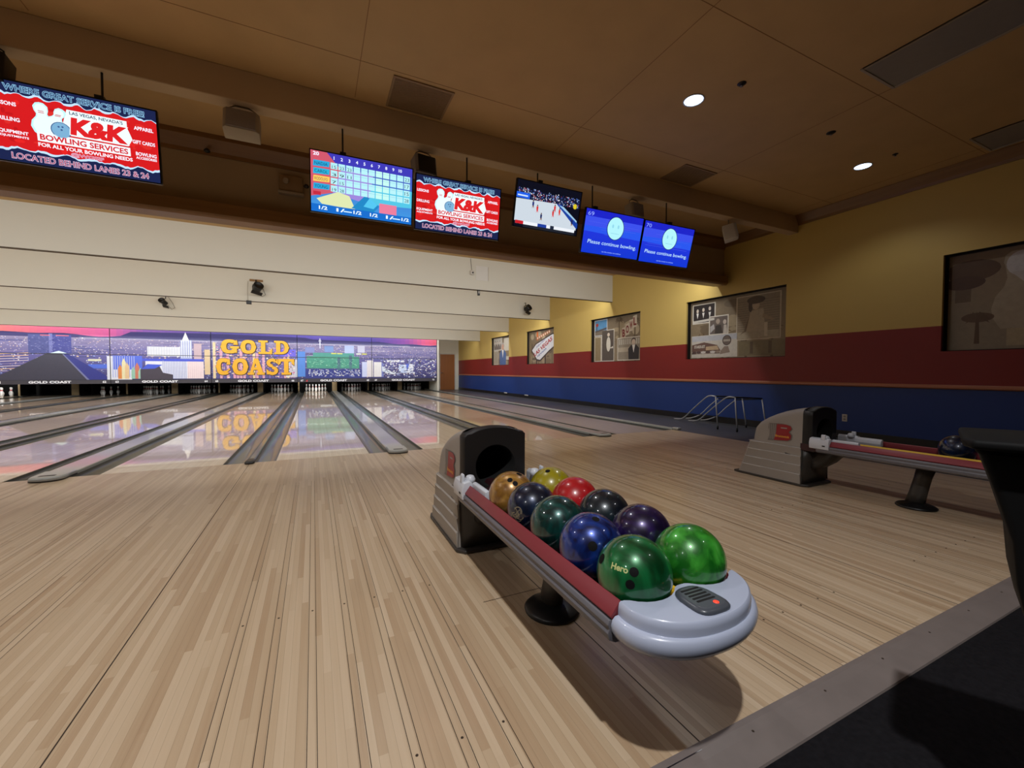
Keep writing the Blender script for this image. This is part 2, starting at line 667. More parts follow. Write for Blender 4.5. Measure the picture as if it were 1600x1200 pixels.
# end wall beside the pin machines, with a door
mb = MB()
DX0, DX1, DZ0, DZ1 = 5.93, 6.85, -.045, 2.11
mb.box(5.16, DX0, ENDY, ENDY + .2, -.13, CEIL)
mb.box(DX1, WX + .3, ENDY, ENDY + .2, -.13, CEIL)
mb.box(DX0, DX1, ENDY, ENDY + .2, DZ1, CEIL)
struct('wall_end', mb, M_['white'])
mb = MB().box(DX0 + .005, DX1 - .005, ENDY + .03, ENDY + .075, DZ0, DZ1 - .005)
d = struct('door_1', mb, M_['door'], .003)
hm = MB()
hm.lathe([(.03, 0), (.03, -.008)], DX0 + .08, ENDY + .03, .98, 16, 0, 'y')
hm.tube([(DX0 + .08, ENDY + .03, .98), (DX0 + .08, ENDY - .02, .98), (DX0 + .2, ENDY - .02, .98)], .009)
part('door_handle', hm, M_['metal'], d)
mb = MB()
for x0, x1, z0, z1 in ((DX0 - .05, DX0 + .005, DZ0, DZ1 + .05), (DX1 - .005, DX1 + .05, DZ0, DZ1 + .05), (DX0 + .005, DX1 - .005, DZ1 - .004, DZ1 + .05)):
    mb.box(x0, x1, ENDY - .015, ENDY + .03, z0, z1)
struct('trim_3', mb, M_['spkwhite'])
# side panel closing the machine room next to the last lane
mb = MB().box(5.08, 5.16, MASKY - .05, PITY, -.045, CEIL)
struct('wall_machine_side', mb, M_['white'])
# header wall over the masks
struct('wall_machine_front', MB().box(LX, 5.16, MASKY + .02, MASKY + .12, MZ2 - .02, CEIL), M_['white'])
# black box of the pit: unseen cover added to block light, and back curtain
struct('ceiling_pit_lightblock', MB().box(LX, 5.08, MASKY + .15, PITY, .95, 1.0), M_['pit'])
struct('wall_pit', MB().box(LX, 5.08, PITY - .06, PITY - .005, -.13, .95), M_['pit'])
struct('wall_pit', MB().box(LX, 5.08, MASKY + .125, MASKY + .15, MZ0 + .02, 1.0), M_['pit'])
# ceiling
struct('ceiling', MB().box(LX, WX + .3, BACKY, PITY + .1, CEIL, CEIL + .15), M_['ceiling'])
mb = MB()
for y in (-1.55, -3.35, -5.15):
    mb.box(LX, WX - .1, y - .003, y + .003, CEIL - .0015, CEIL + .001)
for k in range(7):
    x = -7.9 + k * 2.44
    mb.box(x - .003, x + .003, -7, -.98, CEIL - .0014, CEIL + .001)
struct('trim_4', mb, mat('ceiling_joint', (150, 112, 66), .8))
# valance and its oak trims
struct('wall_valance', MB().box(LX, WX, .60, .75, 2.955, CEIL), M_['valance'])
mb = MB().prism([(.40, 2.96), (.42, 2.94), (.45, 2.925), (.62, 2.925), (.62, 2.945), (.75, 2.945), (.75, 2.96), (.60, 2.965), (.60, 3.13), (.46, 3.12), (.44, 3.10), (.40, 3.10)], LX, WX - .12, 'x')
struct('trim_5', mb, M_['oak'], .004)


def crown(y0, s, z0=3.72):
    # profile in (y,z), s = direction away from the face
    return [(y0, z0), (y0 - s * .02, z0), (y0 - s * .03, z0 + .04), (y0 - s * .05, z0 + .07), (y0 - s * .09, z0 + .13), (y0 - s * .11, z0 + .16), (y0 - s * .11, CEIL), (y0, CEIL)]


struct('trim_6', MB().prism(crown(.599, 1), LX, WX - .005, 'x'), M_['oak'])
for a, b in ((BACKY, -.945), (-.755, .60)):
    struct('trim_7', MB().prism([(WX - (.599 - p[0]) - .001, p[1]) for p in crown(.599, 1, 3.77)], a, b, 'y'), M_['oaky'])
struct('ceiling_beam', MB().box(LX, WX, -.94, -.765, 3.64, CEIL), M_['beam'], .006)
# hanging bulkheads over the lanes
for i, (y, z) in enumerate(BOARDS):
    mb = MB().box(LX, WX, y, y + .09, z, CEIL)
    mb.box(LX, WX - .01, y - .004, y + .094, z - .012, z - .0005, 1)
    struct('ceiling_bulkhead', mb, [M_['white'], mat('board_edge', (92, 80, 62), .6)])

# ================================================================== LANES
ORD = {59: 'fifty nine', 60: 'sixty'}


def lane_txt(L):
    if L in (62, 63, 64, 65, 66, 67, 68, 69, 70):
        return 'under the number %d' % L
    return {61: 'left of lane 62, empty pit', 60: 'second left of lane 62', 59: 'third left of lane 62'}[L]


lane_me = None
for L in sorted(LANES):
    x = LANES[L]
    mb = MB().box(-LW / 2, LW / 2, 0.004, 19.3, -.12, 0)
    if lane_me is None:
        lane_me = mb.mesh('bowling_lane', [M_['lane']])
    o = link('bowling_lane', lane_me, None, (x, 0, 0))
    nm = {67: 'glossy maple bowling lane with brightly lit pins', 70: 'glossy maple bowling lane nearest the blue and red wall'}.get(L, 'glossy maple bowling lane')
    tag(o, nm + (', ' + lane_txt(L) if L != 70 else ', under the number 70'), 'bowling lane', 'bowling lanes')

# gutters
gp = []
for k in range(13):
    a = math.pi * k / 12
    gp.append((-.112 * math.cos(a), -.022 - .066 * math.sin(a)))
prof = [(-.1165, -.002), (-.112, -.004)] + gp + [(.112, -.004), (.1165, -.002), (.1165, -.12), (-.1165, -.12)]
gm = MB().prism(prof, .004, 19.3, 'y', 0, True)
gm.face([(-.1165, .004, -.002), (-.108, .004, -.002), (-.108, 19.3, -.002), (-.1165, 19.3, -.002)], 1)
gutter_me = gm.mesh('gutter', [M_['gutter'], M_['capedge']])
gutter_me.set_sharp_from_angle(angle=R(50))
for L in sorted(LANES):
    for s in (-1, 1):
        o = link('gutter', gutter_me, None, (LANES[L] + s * (LW / 2 + .1175), 0, 0))
        tag(o, 'grey gutter on the %s side of the lane %s' % ('left' if s < 0 else 'right', lane_txt(L)), 'gutter', 'lane gutters')

# dividers between gutters


def divider(x, wd, wide, label):
    t = thing('lane_divider', label, 'lane divider', (x, 0, 0), 0, 'dividers between the lanes')
    hw = wd / 2
    mb = MB()
    h = .034 if wide else .012
    mb.prism([(-hw, -.12), (-hw, h - .008), (-hw + .008, h), (hw - .008, h), (hw, h - .008), (hw, -.12)], .02, 18.3, 'y')
    part('capping', mb, M_['capping'] if wide else M_['gutter'], t)
    if wide:
        rows = []
        N = 20
        out = [(hw * math.cos(R(180 + 180 * k / N)) * 1.0, -.075 - .10 * math.sin(R(180 * k / N)) ** .8) for k in range(N + 1)]
        out = [(-hw, .16)] + [(-hw, -.075)] + out[1:-1] + [(hw, -.075), (hw, .16)]
        for sc, z in ((1.01, .002), (1.03, .016), (1.03, .030), (1.0, .040), (.92, .046)):
            rows.append([(px * sc, py if py > 0 else py * (1 + (sc - 1) * 2), z) for px, py in out])
        mb = MB().grid(rows, 0, True, True, True, True)
        c_ = part('end_cap', mb, [M_['capping'], M_['capedge']], t)
        mb = MB().grid([[(px * 1.055, py if py > 0 else py * 1.06, z) for px, py in out] for z in (.0005, .012)], 0, True, False, True, True)
        part('base_gasket', mb, M_['capedge'], t)
        mb = MB().box(-.060, .060, -.105, -.06, .044, .0482)
        part('handle_recess', mb, M_['capedge'], t, .003)
    else:
        out = [(-.045, .10), (-.05, -.05), (-.035, -.085), (0, -.095), (.035, -.085), (.05, -.05), (.045, .10)]
        mb = MB().grid([[(px * s_, py * (s_ if py < 0 else 1), z) for px, py in out] for s_, z in ((1, .001), (1.02, .012), (.85, .028), (.6, .033))], 0, True, True, True, True)
        part('end_cap', mb, M_['capedge'], t)
    return t


for L in range(59, 70):
    xa = LANES[L] + LW / 2 + .235
    xb = LANES[L + 1] - LW / 2 - .235
    wide = L % 2 == 1
    nm = 'wide raised grey divider, rounded end,' if wide else 'narrow grey divider, small dark end,'
    divider((xa + xb) / 2, xb - xa - .001, wide, nm + ' between lanes %d and %d' % (L, L + 1))
x70 = LANES[70] + LW / 2 + .235
t = thing('lane_divider', 'pale slim divider along the right gutter of the last lane beside the blue wall', 'lane divider', (x70 + .04, 0, 0), 0, 'dividers between the lanes')
part('capping', MB().box(-.0395, .04, .02, 18.3, -.12, .03), M_['capping'], t, .006)
part('end_cap', MB().box(-.05, .05, -.12, .02, .001, .05), M_['capping'], t, .02, 3)

# ================================================================== PIN END
pinprof = [(.0257, 0), (.0286, .0095), (.0363, .0285), (.0455, .057), (.0545, .095), (.0605, .1143), (.0570, .155), (.0460, .187), (.0315, .2175), (.0240, .235), (.0228, .254), (.0243, .27), (.0270, .290), (.0318, .325), (.0323, .343), (.0300, .360), (.0220, .374), (.0110, .380), (0, .381)]
pm = MB().lathe(pinprof, seg=16)
for i, f in enumerate(pm.f):
    r_ = min(pm.v[k][2] for k in f)
    if .234 <= r_ <= .236 or .253 <= r_ <= .255:
        pm.m[i] = 1
pin_me = pm.mesh('bowling_pin', [M_['pin'], M_['pinred']])
ROWS = ['head pin at the front', 'left pin of the second row', 'right pin of the second row', 'left pin of the third row', 'middle pin of the third row', 'right pin of the third row',
        'far left pin of the back row', 'inner left pin of the back row', 'inner right pin of the back row', 'far right pin of the back row']
PP = []
for r_ in range(4):
    for k in range(r_ + 1):
        PP.append(((k - r_ / 2) * .3048, r_ * .264))
PINSETS = {60: range(10), 62: (0, 1, 2, 5), 63: range(10), 64: range(10), 65: range(10), 66: range(10), 67: range(10), 68: range(10), 69: range(10), 70: range(10)}
for L, ids in PINSETS.items():
    for i in ids:
        o = link('bowling_pin', pin_me, None, (LANES[L] + PP[i][0], 18.29 + PP[i][1], .0005))
        desc = 'bright white pin' if L in (60, 67) else 'shaded white pin'
        where = 'below the number %d' % L if L != 60 else 'on the leftmost lane'
        tag(o, '%s, %s, %s' % (desc, ROWS[i], where), 'bowling pin', 'bowling pins at the lane ends')
for L, p in ((67, 16), (60, 16)):
    area('pin_lamp', (LANES[L], 17.62, .80), 1.0, .06, p, (1, .98, .95), (R(48), 0, 0))

# kickback posts
for L in range(59, 71):
    xa = LANES[L] + LW / 2 + .235
    xb = LANES[L + 1] - LW / 2 - .235 if L < 70 else xa + .04
    wide = L % 2 == 1
    mb = MB().box(xa + .01, xb - .01, 18.24, 19.3, .037, .93)
    t = thing('kickback_panel', ('broad' if wide else 'narrow') + (' beige upright between the pin pits of lanes %d and %d' % (L, L + 1) if L < 70 else ' beige upright closing the right side of lane 70 pit'),
              'kickback', (0, 0, 0), 0, 'uprights between the pin pits')
    part('side_board', mb, M_['pit'], t)
    mb = MB().box(xa + .005, xb - .005, 18.20, 18.24, .037, .70)
    part('face_plate', mb, M_['postbeige'], t, .004)

# ------------------------------------------------------------------ mural masks
MW, MH = PITCHX, MZ2 - MZ1
ctr = {}


def mk(units=6):
    cv = Canvas(MW * units, MH, 7)
    U = units
    # u measured in masking units, leftmost unit = lanes 59/60 (mostly outside the frame)

    def X(u):
        return (u + 1) / U

    def rect(u0, v0, u1, v1, c, L):
        cv.rect(X(u0), v0, X(u1), v1, c, L)

    def poly(p, c, L):
        cv.poly([(X(a), b) for a, b in p], c, L)
    # sky in columns
    import bisect
    sky = [(-1, (250, 140, 110)), (0, (252, 132, 128)), (.5, (238, 105, 150)), (1.0, (225, 95, 165)), (1.35, (130, 80, 175)), (2.2, (70, 62, 150)), (3.2, (96, 80, 190)), (4.0, (84, 70, 170)), (4.5, (150, 80, 180)), (4.8, (240, 96, 150)), (5, (245, 90, 120))]

    def skyc(u):
        for (a, ca), (b, cb) in zip(sky, sky[1:]):
            if a <= u <= b:
                t_ = (u - a) / (b - a)
                return tuple(ca[i] + (cb[i] - ca[i]) * t_ for i in range(3))
        return sky[-1][1]
    N = 96
    for k in range(N):
        u0 = -1 + 6 * k / N
        u1 = -1 + 6 * (k + 1) / N
        c = skyc((u0 + u1) / 2)
        cv.grad(X(u0), .80, X(u1), 1.0, tuple(v * .9 + 10 for v in c), c, 0)
    cv.grad(0, 0, 1, .45, (58, 56, 112), (98, 92, 160), 0)
    cv.grad(0, .45, 1, .80, (98, 92, 160), (150, 140, 178), 0)
    # plain bands
    for _ in range(230):
        u = cv.rng.uniform(-1, 5)
        v = cv.rng.uniform(.05, .76)
        w_ = cv.rng.uniform(.05, .4)
        rect(u, v, min(5, u + w_), v + cv.rng.uniform(.005, .02), cv.rng.choice([(120, 116, 178), (84, 86, 150), (66, 70, 128), (168, 160, 190), (104, 96, 140)]), 1)
    # mountains
    pts = [(-1, .80)]
    for k in range(61):
        u = -1 + k * .1
        h = .86 + .02 * math.sin(u * 5) + .015 * math.sin(u * 11 + 1)
        if 1.1 < u < 3.2:
            h = .955 - .02 * abs(u - 2)
        if 3.2 <= u < 4.1:
            h = .90 - .02 * (u - 3.2)
        pts.append((u, h))
    poly(pts + [(5, .80)], (52, 46, 112), 2)
    cv.specks(1500, 0, .45, 1, .80, [(250, 240, 235), (240, 210, 190), (190, 190, 240), (220, 200, 220)], .0022, .012, 3)
    cv.specks(1100, 0, .02, 1, .5, [(255, 250, 245), (250, 215, 170), (170, 190, 250), (130, 130, 200)], .003, .016, 3)
    # unit 0: tower, pyramid, runways
    rect(.30, .50, .47, .84, (78, 84, 150), 4)
    rect(.47, .50, .50, .86, (120, 124, 190), 4)
    rect(.50, .50, .66, .84, (70, 74, 156), 4)
    rect(.40, .82, .48, .835, (230, 110, 120), 5)
    rect(.53, .82, .64, .835, (230, 110, 120), 5)
    for k in range(9):
        v = .08 + k * .045
        poly([(-.6, v), (.3, v + .10), (.3, v + .11), (-.6, v + .014)], cv.rng.choice([(235, 215, 220), (250, 205, 160), (150, 130, 170)]), 4)
    poly([(-.02, 0), (.45, .50), (.58, .50), (.80, 0)], (62, 60, 78), 6)
    poly([(.58, .50), (.80, 0), (1.03, 0), (.62, .50)], (48, 52, 140), 6)
    poly([(.573, .50), (.585, .50), (.812, 0), (.79, 0)], (120, 124, 170), 7)
    poly([(.48, .50), (.55, .545), (.62, .50)], (225, 250, 255), 7)
    rect(.80, .36, .92, .40, (220, 220, 190), 6)
    rect(.80, .22, .97, .30, (80, 110, 220), 5)
    # unit 1: castle and slab hotels
    rect(.97, .0, 1.2, .46, (226, 228, 240), 6)
    for k in range(11):
        rect(1.02 + k * .022, .05, 1.028 + k * .022, .46, (170, 178, 232), 7)
    rect(1.03, .20, 1.30, .47, (84, 110, 226), 7)
    for (u, c, h_) in ((1.09, (226, 140, 70), .22), (1.125, (236, 226, 180), .34), (1.155, (230, 196, 150), .26), (1.215, (150, 196, 176), .18), (1.25, (205, 120, 96), .26), (1.28, (160, 200, 180), .16)):
        poly([(u - .020, .02), (u + .020, .02), (u + .020, h_), (u, h_ + .08), (u - .020, h_)], c, 8)
    rect(1.35, .47, 1.68, .66, (226, 228, 236), 6)
    rect(1.68, .30, 1.80, .80, (170, 178, 220), 6)
    for k in range(5):
        rect(1.69 + k * .023, .45, 1.70 + k * .023, .80, (232, 236, 250), 7)
    poly([(1.70, .80), (1.735, .97), (1.77, .80)], (250, 250, 250), 7)
    rect(1.82, .34, 1.90, .74, (206, 180, 190), 6)
    rect(1.93, .10, 1.99, .62, (226, 200, 160), 6)
    rect(1.33, .02, 1.75, .40, (232, 234, 248), 7)
    for k in range(15):
        rect(1.50 + k * .0165, .02, 1.506 + k * .0165, .39, (150, 158, 214), 8)
    rect(1.75, .02, 1.92, .38, (246, 226, 228), 7)
    for k in range(8):
        rect(1.755 + k * .0205, .03, 1.759 + k * .0205, .37, (224, 190, 206), 8)
    for k in range(12):
        rect(1.36 + k * .026, .48, 1.364 + k * .026, .65, (200, 204, 222), 7)
    cv.specks(140, X(.30), .52, X(.66), .82, [(110, 116, 180), (150, 150, 205), (60, 60, 130)], .003, .01, 6)
    rect(1.30, .37, 1.92, .42, (70, 86, 216), 8)
    poly([(1.28, 0), (1.28, .20), (1.34, .30), (1.46, .30), (1.50, .14), (1.60, .10), (1.60, 0)], (70, 62, 76), 9)
    poly([(1.29, .21), (1.35, .31), (1.50, .30), (1.42, .22)], (66, 92, 220), 10)
    # unit 2: behind the lettering
    for k in range(26):
        u = 2.02 + k * .037
        h_ = cv.rng.uniform(.3, .8)
        rect(u, .02, u + .03, h_, cv.rng.choice([(200, 170, 190), (120, 104, 170), (226, 170, 190), (150, 110, 150), (236, 214, 170), (96, 90, 150)]), 5)
    rect(2.72, .5, 2.98, .66, (110, 100, 226), 6)
    cv.specks(420, X(2.02), .03, X(2.98), .7, [(255, 190, 170), (255, 240, 210), (240, 140, 190), (120, 70, 110)], .004, .02, 7)
    # unit 3
    for k in range(8):
        rect(2.86 + k * .018, .04, 2.872 + k * .018, .44, (236, 240, 250), 6)
    rect(3.0, .05, 3.1, .62, (86, 140, 226), 6)
    rect(3.10, .02, 3.9, .22, (50, 58, 140), 5)
    rect(3.12, .24, 3.82, .52, (66, 150, 130), 6)
    rect(3.2, .52, 3.75, .60, (78, 160, 150), 6)
    for k in range(9):
        rect(3.13, .26 + k * .027, 3.81, .266 + k * .027, (92, 176, 150), 7)
    cv.specks(120, X(3.13), .25, X(3.8), .50, [(120, 200, 170), (50, 120, 110), (160, 220, 190)], .004, .014, 8)
    for u, c in ((3.44, (220, 226, 90)), (3.52, (226, 230, 120)), (3.78, (240, 246, 230)), (3.86, (220, 220, 80))):
        rect(u, .575, u + .07, .60, c, 7)
    rect(3.52, .2, 3.56, .5, (70, 110, 130), 7)
    rect(3.68, .2, 3.72, .55, (70, 110, 130), 7)
    rect(3.285, .70, 3.30, .93, (206, 206, 232), 6)
    poly([(3.27, .86), (3.315, .86), (3.30, .90), (3.285, .90)], (206, 206, 232), 7)
    for u, w_, v0, v1, c in ((3.35, .12, .62, .76, (120, 150, 210)), (3.62, .13, .60, .78, (180, 196, 240)), (3.8, .10, .62, .78, (200, 200, 226)), (3.1, .12, .60, .72, (130, 140, 200))):
        rect(u, v0, u + w_, v1, c, 5)
    cv.specks(160, X(3.12), .05, X(3.85), .22, [(230, 230, 230), (190, 200, 240)], .004, .02, 7)
    # unit 4
    rect(3.86, .04, 3.93, .40, (206, 214, 250), 8)
    rect(3.93, .04, 4.02, .44, (232, 226, 230), 8)
    rect(4.03, .04, 4.14, .40, (236, 234, 236), 8)
    poly([(4.14, .04), (4.14, .40), (4.17, .37), (4.17, .04)], (120, 130, 200), 8)
    rect(4.40, .14, 4.52, .34, (206, 222, 255), 8)
    rect(4.52, .14, 4.62, .36, (236, 240, 255), 8)
    poly([(4.50, .36), (4.53, .18), (4.56, .36)], (84, 110, 220), 9)
    poly([(4.15, .30), (4.3, .16), (4.4, .14), (4.3, .10), (4.15, .18)], (226, 236, 250), 8)
    rect(4.22, .40, 4.48, .45, (230, 230, 240), 6)
    cv.specks(300, X(4.15), .02, X(5), .5, [(250, 250, 255), (150, 160, 210), (60, 58, 90)], .005, .026, 9)
    return cv


cv = mk()
O = (-PITCHX * 4.5 + 0, MASKY, MZ1)
mural_x0 = -PITCHX * 4.5
# one mural unit per pair of lanes: split the print at the joints and at the height of the horizontal joint
full = cv.mesh('print', M_['mural'], (0, 0, 0), (1, 0, 0), (0, 0, 1), .0006)
HS = 1.725 - MZ1


def slice_mesh(me, x0, x1, z0, z1):
    bm = bmesh.new()
    bm.from_mesh(me)
    for co, no in (((x0, 0, 0), (-1, 0, 0)), ((x1, 0, 0), (1, 0, 0)), ((0, 0, z0), (0, 0, -1)), ((0, 0, z1), (0, 0, 1))):
        bmesh.ops.bisect_plane(bm, geom=bm.verts[:] + bm.edges[:] + bm.faces[:], plane_co=co, plane_no=no, clear_outer=True)
    m2 = bpy.data.meshes.new('picture_panel')
    bm.to_mesh(m2)
    bm.free()
    for v in m2.vertices:
        v.co.x -= (x0 + x1) / 2
        v.co.z -= z0
    m2.materials.clear()
    m2.materials.append(M_['mural'])
    return m2


MDESC = ['coral sky at the far left edge', 'dark pyramid and pink sky', 'white castle hotels and a pale spired tower', 'big golden western letters', 'green building and thin tower', 'white hotels and red dusk sky']
units = []
for u in range(5, -1, -1):
    xc = mural_x0 + PITCHX * (u + .5) - (0 if u else 0)
    lo = 59 + 2 * u
    t = thing('masking_unit', 'mural panel with ' + MDESC[u] + ', over lanes %d and %d' % (lo, lo + 1), 'masking unit', (xc, MASKY, MZ0), 0, 'mural panels over the pins')
    units.append((u, t))
    hw = PITCHX / 2 - .006
    part('frame', MB().box(-hw, hw, 0, .055, 0, MZ2 - MZ0), M_['black'], t)
    me = slice_mesh(full, u * PITCHX + .012, (u + 1) * PITCHX - .012, 0.01, HS - .012)
    link('picture_panel', me, t, (0, -.004, MZ1 - MZ0 + .01))
    me = slice_mesh(full, u * PITCHX + .012, (u + 1) * PITCHX - .012, HS + .012, MH - .005)
    link('picture_panel', me, t, (0, -.004, MZ1 - MZ0 + HS + .012))
    # lower name strip
    c2 = Canvas(PITCHX - .02, MZ1 - MZ0, 3)
    c2.rect(0, 0, 1, 1, (62, 58, 66), 0)
    if u:
        c2.text('GOLD COAST', .47, .5, .62, (240, 240, 245), .36, .05, 1)
        c2.text(str(lo), .055, .5, .58, (240, 240, 245), None, .04, 1)
        c2.text(str(lo + 1), .945, .5, .58, (240, 240, 245), None, .04, 1)
        if u == 4:
            c2.poly([(.10, .2), (.125, .2), (.125, .8)], (220, 40, 50), 2)
    m2 = c2.mesh('sign_strip', attr_mat('sign_print%d' % u, .0, .4), (-PITCHX / 2 + .01, 0, .0), (1, 0, 0), (0, 0, 1), .0006)
    link('name_strip', m2, t, (0, -.001, .0))
bpy.data.meshes.remove(full)

# western letters (traced as slab shapes with waist spikes)


def ringpoly(cx, cy, rx, ry, n=28, spike=.0):
    out = []
    for k in range(n):
        a = 2 * math.pi * k / n
        e = 3.0
        c_, s_ = math.cos(a), math.sin(a)
        r_ = (abs(c_) ** e + abs(s_) ** e) ** (-1 / e)
        x = cx + rx * r_ * c_
        if abs(s_) < .12:
            x += spike * (1 if c_ > 0 else -1)
        out.append((x, cy + ry * r_ * s_))
    return out


def letter(ch):
    """list of polygons in a 1 x 1 box"""
    P = []

    def ring(a0, a1, ro=(.5, .5), ri=(.20, .27), n=22):
        for k in range(n):
            A = R(a0 + (a1 - a0) * k / n)
            B = R(a0 + (a1 - a0) * (k + 1) / n)

            def q(a, r_, sp):
                e = 2.7
                c_, s_ = math.cos(a), math.sin(a)
                f = (abs(c_) ** e + abs(s_) ** e) ** (-1 / e)
                x = .5 + r_[0] * f * c_
                if sp and abs(s_) < .16:
                    x += .05 * (1 if c_ > 0 else -1)
                return (x, .5 + r_[1] * f * s_)
            P.append([q(A, ro, 1), q(B, ro, 1), q(B, ri, 0), q(A, ri, 0)])

    def box(x0, y0, x1, y1):
        P.append([(x0, y0), (x1, y0), (x1, y1), (x0, y1)])
    if ch == 'O':
        ring(0, 360)
    elif ch == 'C':
        ring(48, 312)
        P.append([(.70, .62), (.98, .62), (.92, .98), (.76, .86)])
        P.append([(.74, .16), (.98, .34), (.90, .40), (.68, .24)])
    elif ch == 'G':
        ring(48, 318)
        P.append([(.70, .62), (.98, .62), (.92, .98), (.76, .86)])
        box(.66, .05, .92, .46)
        box(.52, .36, 1.04, .52)
    elif ch == 'L':
        box(.20, .0, .50, 1)
        box(.02, .86, .68, 1)
        box(.02, 0, .95, .16)
        P.append([(.70, .1), (.98, .0), (.98, .42), (.86, .30)])
        P.append([(.12, .5), (.2, .44), (.2, .56)])
    elif ch == 'D':
        box(.12, 0, .40, 1)
        box(.0, .86, .5, 1)
        box(.0, 0, .5, .14)
        n = 16
        for k in range(n):
            A = R(-90 + 180 * k / n)
            B = R(-90 + 180 * (k + 1) / n)

            def q(a, rx, ry, sp):
                e = 2.5
                c_, s_ = max(math.cos(a), 1e-6), math.sin(a)
                f = (abs(c_) ** e + abs(s_) ** e) ** (-1 / e)
                return (.40 + rx * f * c_ + (.05 if sp and abs(s_) < .15 else 0), .5 + ry * f * s_)
            P.append([q(A, .55, .5, 1), q(B, .55, .5, 1), q(B, .28, .34, 0), q(A, .28, .34, 0)])
    elif ch == 'A':
        P.append([(.38, 1), (.62, 1), (.92, .1), (.62, .1)])
        P.append([(.38, 1), (.50, .92), (.30, .1), (.12, .1)])
        box(.0, 0, .38, .14)
        box(.54, 0, 1.0, .14)
        P.append([(.25, .30), (.72, .30), (.66, .46), (.32, .46)])
    elif ch == 'S':
        ring(40, 270, (.44, .5), (.16, .36), 14) if 0 else None
        n = 14
        for cy, a0, a1 in ((.74, 20, 275), (.26, 95, -160)):
            for k in range(n):
                A = R(a0 + (a1 - a0) * k / n)
                B = R(a0 + (a1 - a0) * (k + 1) / n)
                P.append([(.5 + .45 * math.cos(A), cy + .28 * math.sin(A)), (.5 + .45 * math.cos(B), cy + .28 * math.sin(B)),
                          (.5 + .16 * math.cos(B), cy + .09 * math.sin(B)), (.5 + .16 * math.cos(A), cy + .09 * math.sin(A))])
        P.append([(.74, .98), (.92, .98), (.94, .66), (.76, .76)])
        P.append([(.06, .02), (.24, .02), (.22, .26), (.04, .36)])
    elif ch == 'T':
        box(.36, 0, .64, 1)
        box(.0, .84, 1.0, 1)
        P.append([(0, .98), (.0, .58), (.14, .70), (.2, .86)])
        P.append([(1, .98), (1, .58), (.86, .70), (.8, .86)])
        box(.2, 0, .8, .14)
    return P


t = [tt for u, tt in units if u == 3][0]
mb = MB()
mo = MB()
mu_x = -PITCHX * 1.5 + 0


def sign_word(word, xs_, z0, z1):
    for ch, (a, b) in zip(word, xs_):
        for P in letter(ch):
            pts = [(a + px * (b - a), z0 + py * (z1 - z0)) for px, py in P]
            cx = sum(p[0] for p in pts) / len(pts)
            cz = sum(p[1] for p in pts) / len(pts)
            mb.face([(x, -.030 - .0007 * (len(mb.f) % 9), z) for x, z in pts], 0)
            g = .022
            big = []
            for x, z in pts:
                d_ = Vector((x - cx, z - cz))
                d_ = d_ * ((d_.length + g) / max(d_.length, 1e-4))
                big.append((cx + d_.x, cz + d_.y))
            mo.face([(x + .010, -.018 - .0007 * (len(mo.f) % 13), z - .010) for x, z in big], 0)


def colx(px):   # photo column on the mural -> x (unit 65/66 spans 328.5..465.3)
    return -PITCHX * 1.5 + (px - 328.5) / (465.3 - 328.5) * PITCHX - (-PITCHX)


ux = -PITCHX
GL = [(344, 370), (374, 397), (401, 424), (427, 452)]
CO = [(336.5, 358), (361, 384), (384, 411), (413, 434), (433, 460)]


def rel(p):
    return (p - 396.9) / 136.8 * PITCHX


sign_word('GOLD', [(rel(a), rel(b)) for a, b in GL], 2.475 - .62 - MZ0 + .0, 2.475 - MZ0)
sign_word('COAST', [(rel(a), rel(b)) for a, b in CO], .90 - MZ0, 1.64 - MZ0)
part('lettering_outline', mo, mat('letter_outline', (36, 26, 30), .5), t)
o = part('gold_lettering', mb, mat('letter_gold', (246, 180, 36), .35, .06, 4), t, label='golden western style letters')

# ================================================================== POSTERS
def person_shape(cv, x, y, s, suit, face, L, hair=None):
    a = cv.H / cv.W
    cv.poly([(x - .10 * s * a * 2, y), (x - .11 * s * a * 2, y + .30 * s), (x - .05 * s * a * 2, y + .40 * s), (x + .05 * s * a * 2, y + .40 * s), (x + .11 * s * a * 2, y + .30 * s), (x + .10 * s * a * 2, y)], suit, L)
    cv.poly([(x - .03 * s * a * 2, y + .40 * s), (x, y + .18 * s), (x + .03 * s * a * 2, y + .40 * s)], (235, 230, 222), L + 1)
    cv.ell(x, y + .50 * s, .045 * s * a * 2, .095 * s, hair or (70, 60, 55), L + 1)
    cv.ell(x, y + .475 * s, .038 * s * a * 2, .08 * s, face, L + 2)


def palm(cv, x, y, h, c, L):
    a = cv.H / cv.W
    cv.poly([(x - .02 * a, y), (x + .02 * a, y), (x + .012 * a, y + h), (x - .012 * a, y + h)], c, L)
    for k in range(9):
        t_ = R(-20 + 27 * k)
        dx, dy = math.cos(t_) * h * .38 * a, math.sin(t_) * h * .38
        cv.poly([(x, y + h), (x + dx * .55 - dy * .12 * a, y + h + dy * .6 + .02), (x + dx, y + h + dy * .7 - .03), (x + dx * .5, y + h + dy * .35 - .01)], c, L)


def sepia_bg(cv):
    cv.grad(0, 0, 1, 1, (150, 132, 104), (128, 112, 90), 0)
    for _ in range(26):
        x, y = cv.rng.uniform(0, .9), cv.rng.uniform(0, .9)
        w_ = cv.rng.uniform(.04, .25)
        h_ = cv.rng.uniform(.04, .3)
        c = cv.rng.choice([(168, 150, 120), (132, 114, 88), (186, 170, 140), (112, 96, 76)])
        cv.ell(min(max(x, w_), 1 - w_), min(max(y, h_ / 2), 1 - h_ / 2), w_ * .5, h_ * .5, c, 1, 14)
    for k in range(4):
        palm(cv, .14 + .24 * k, .0, .35 + .1 * (k % 2), (104, 84, 58), 2)


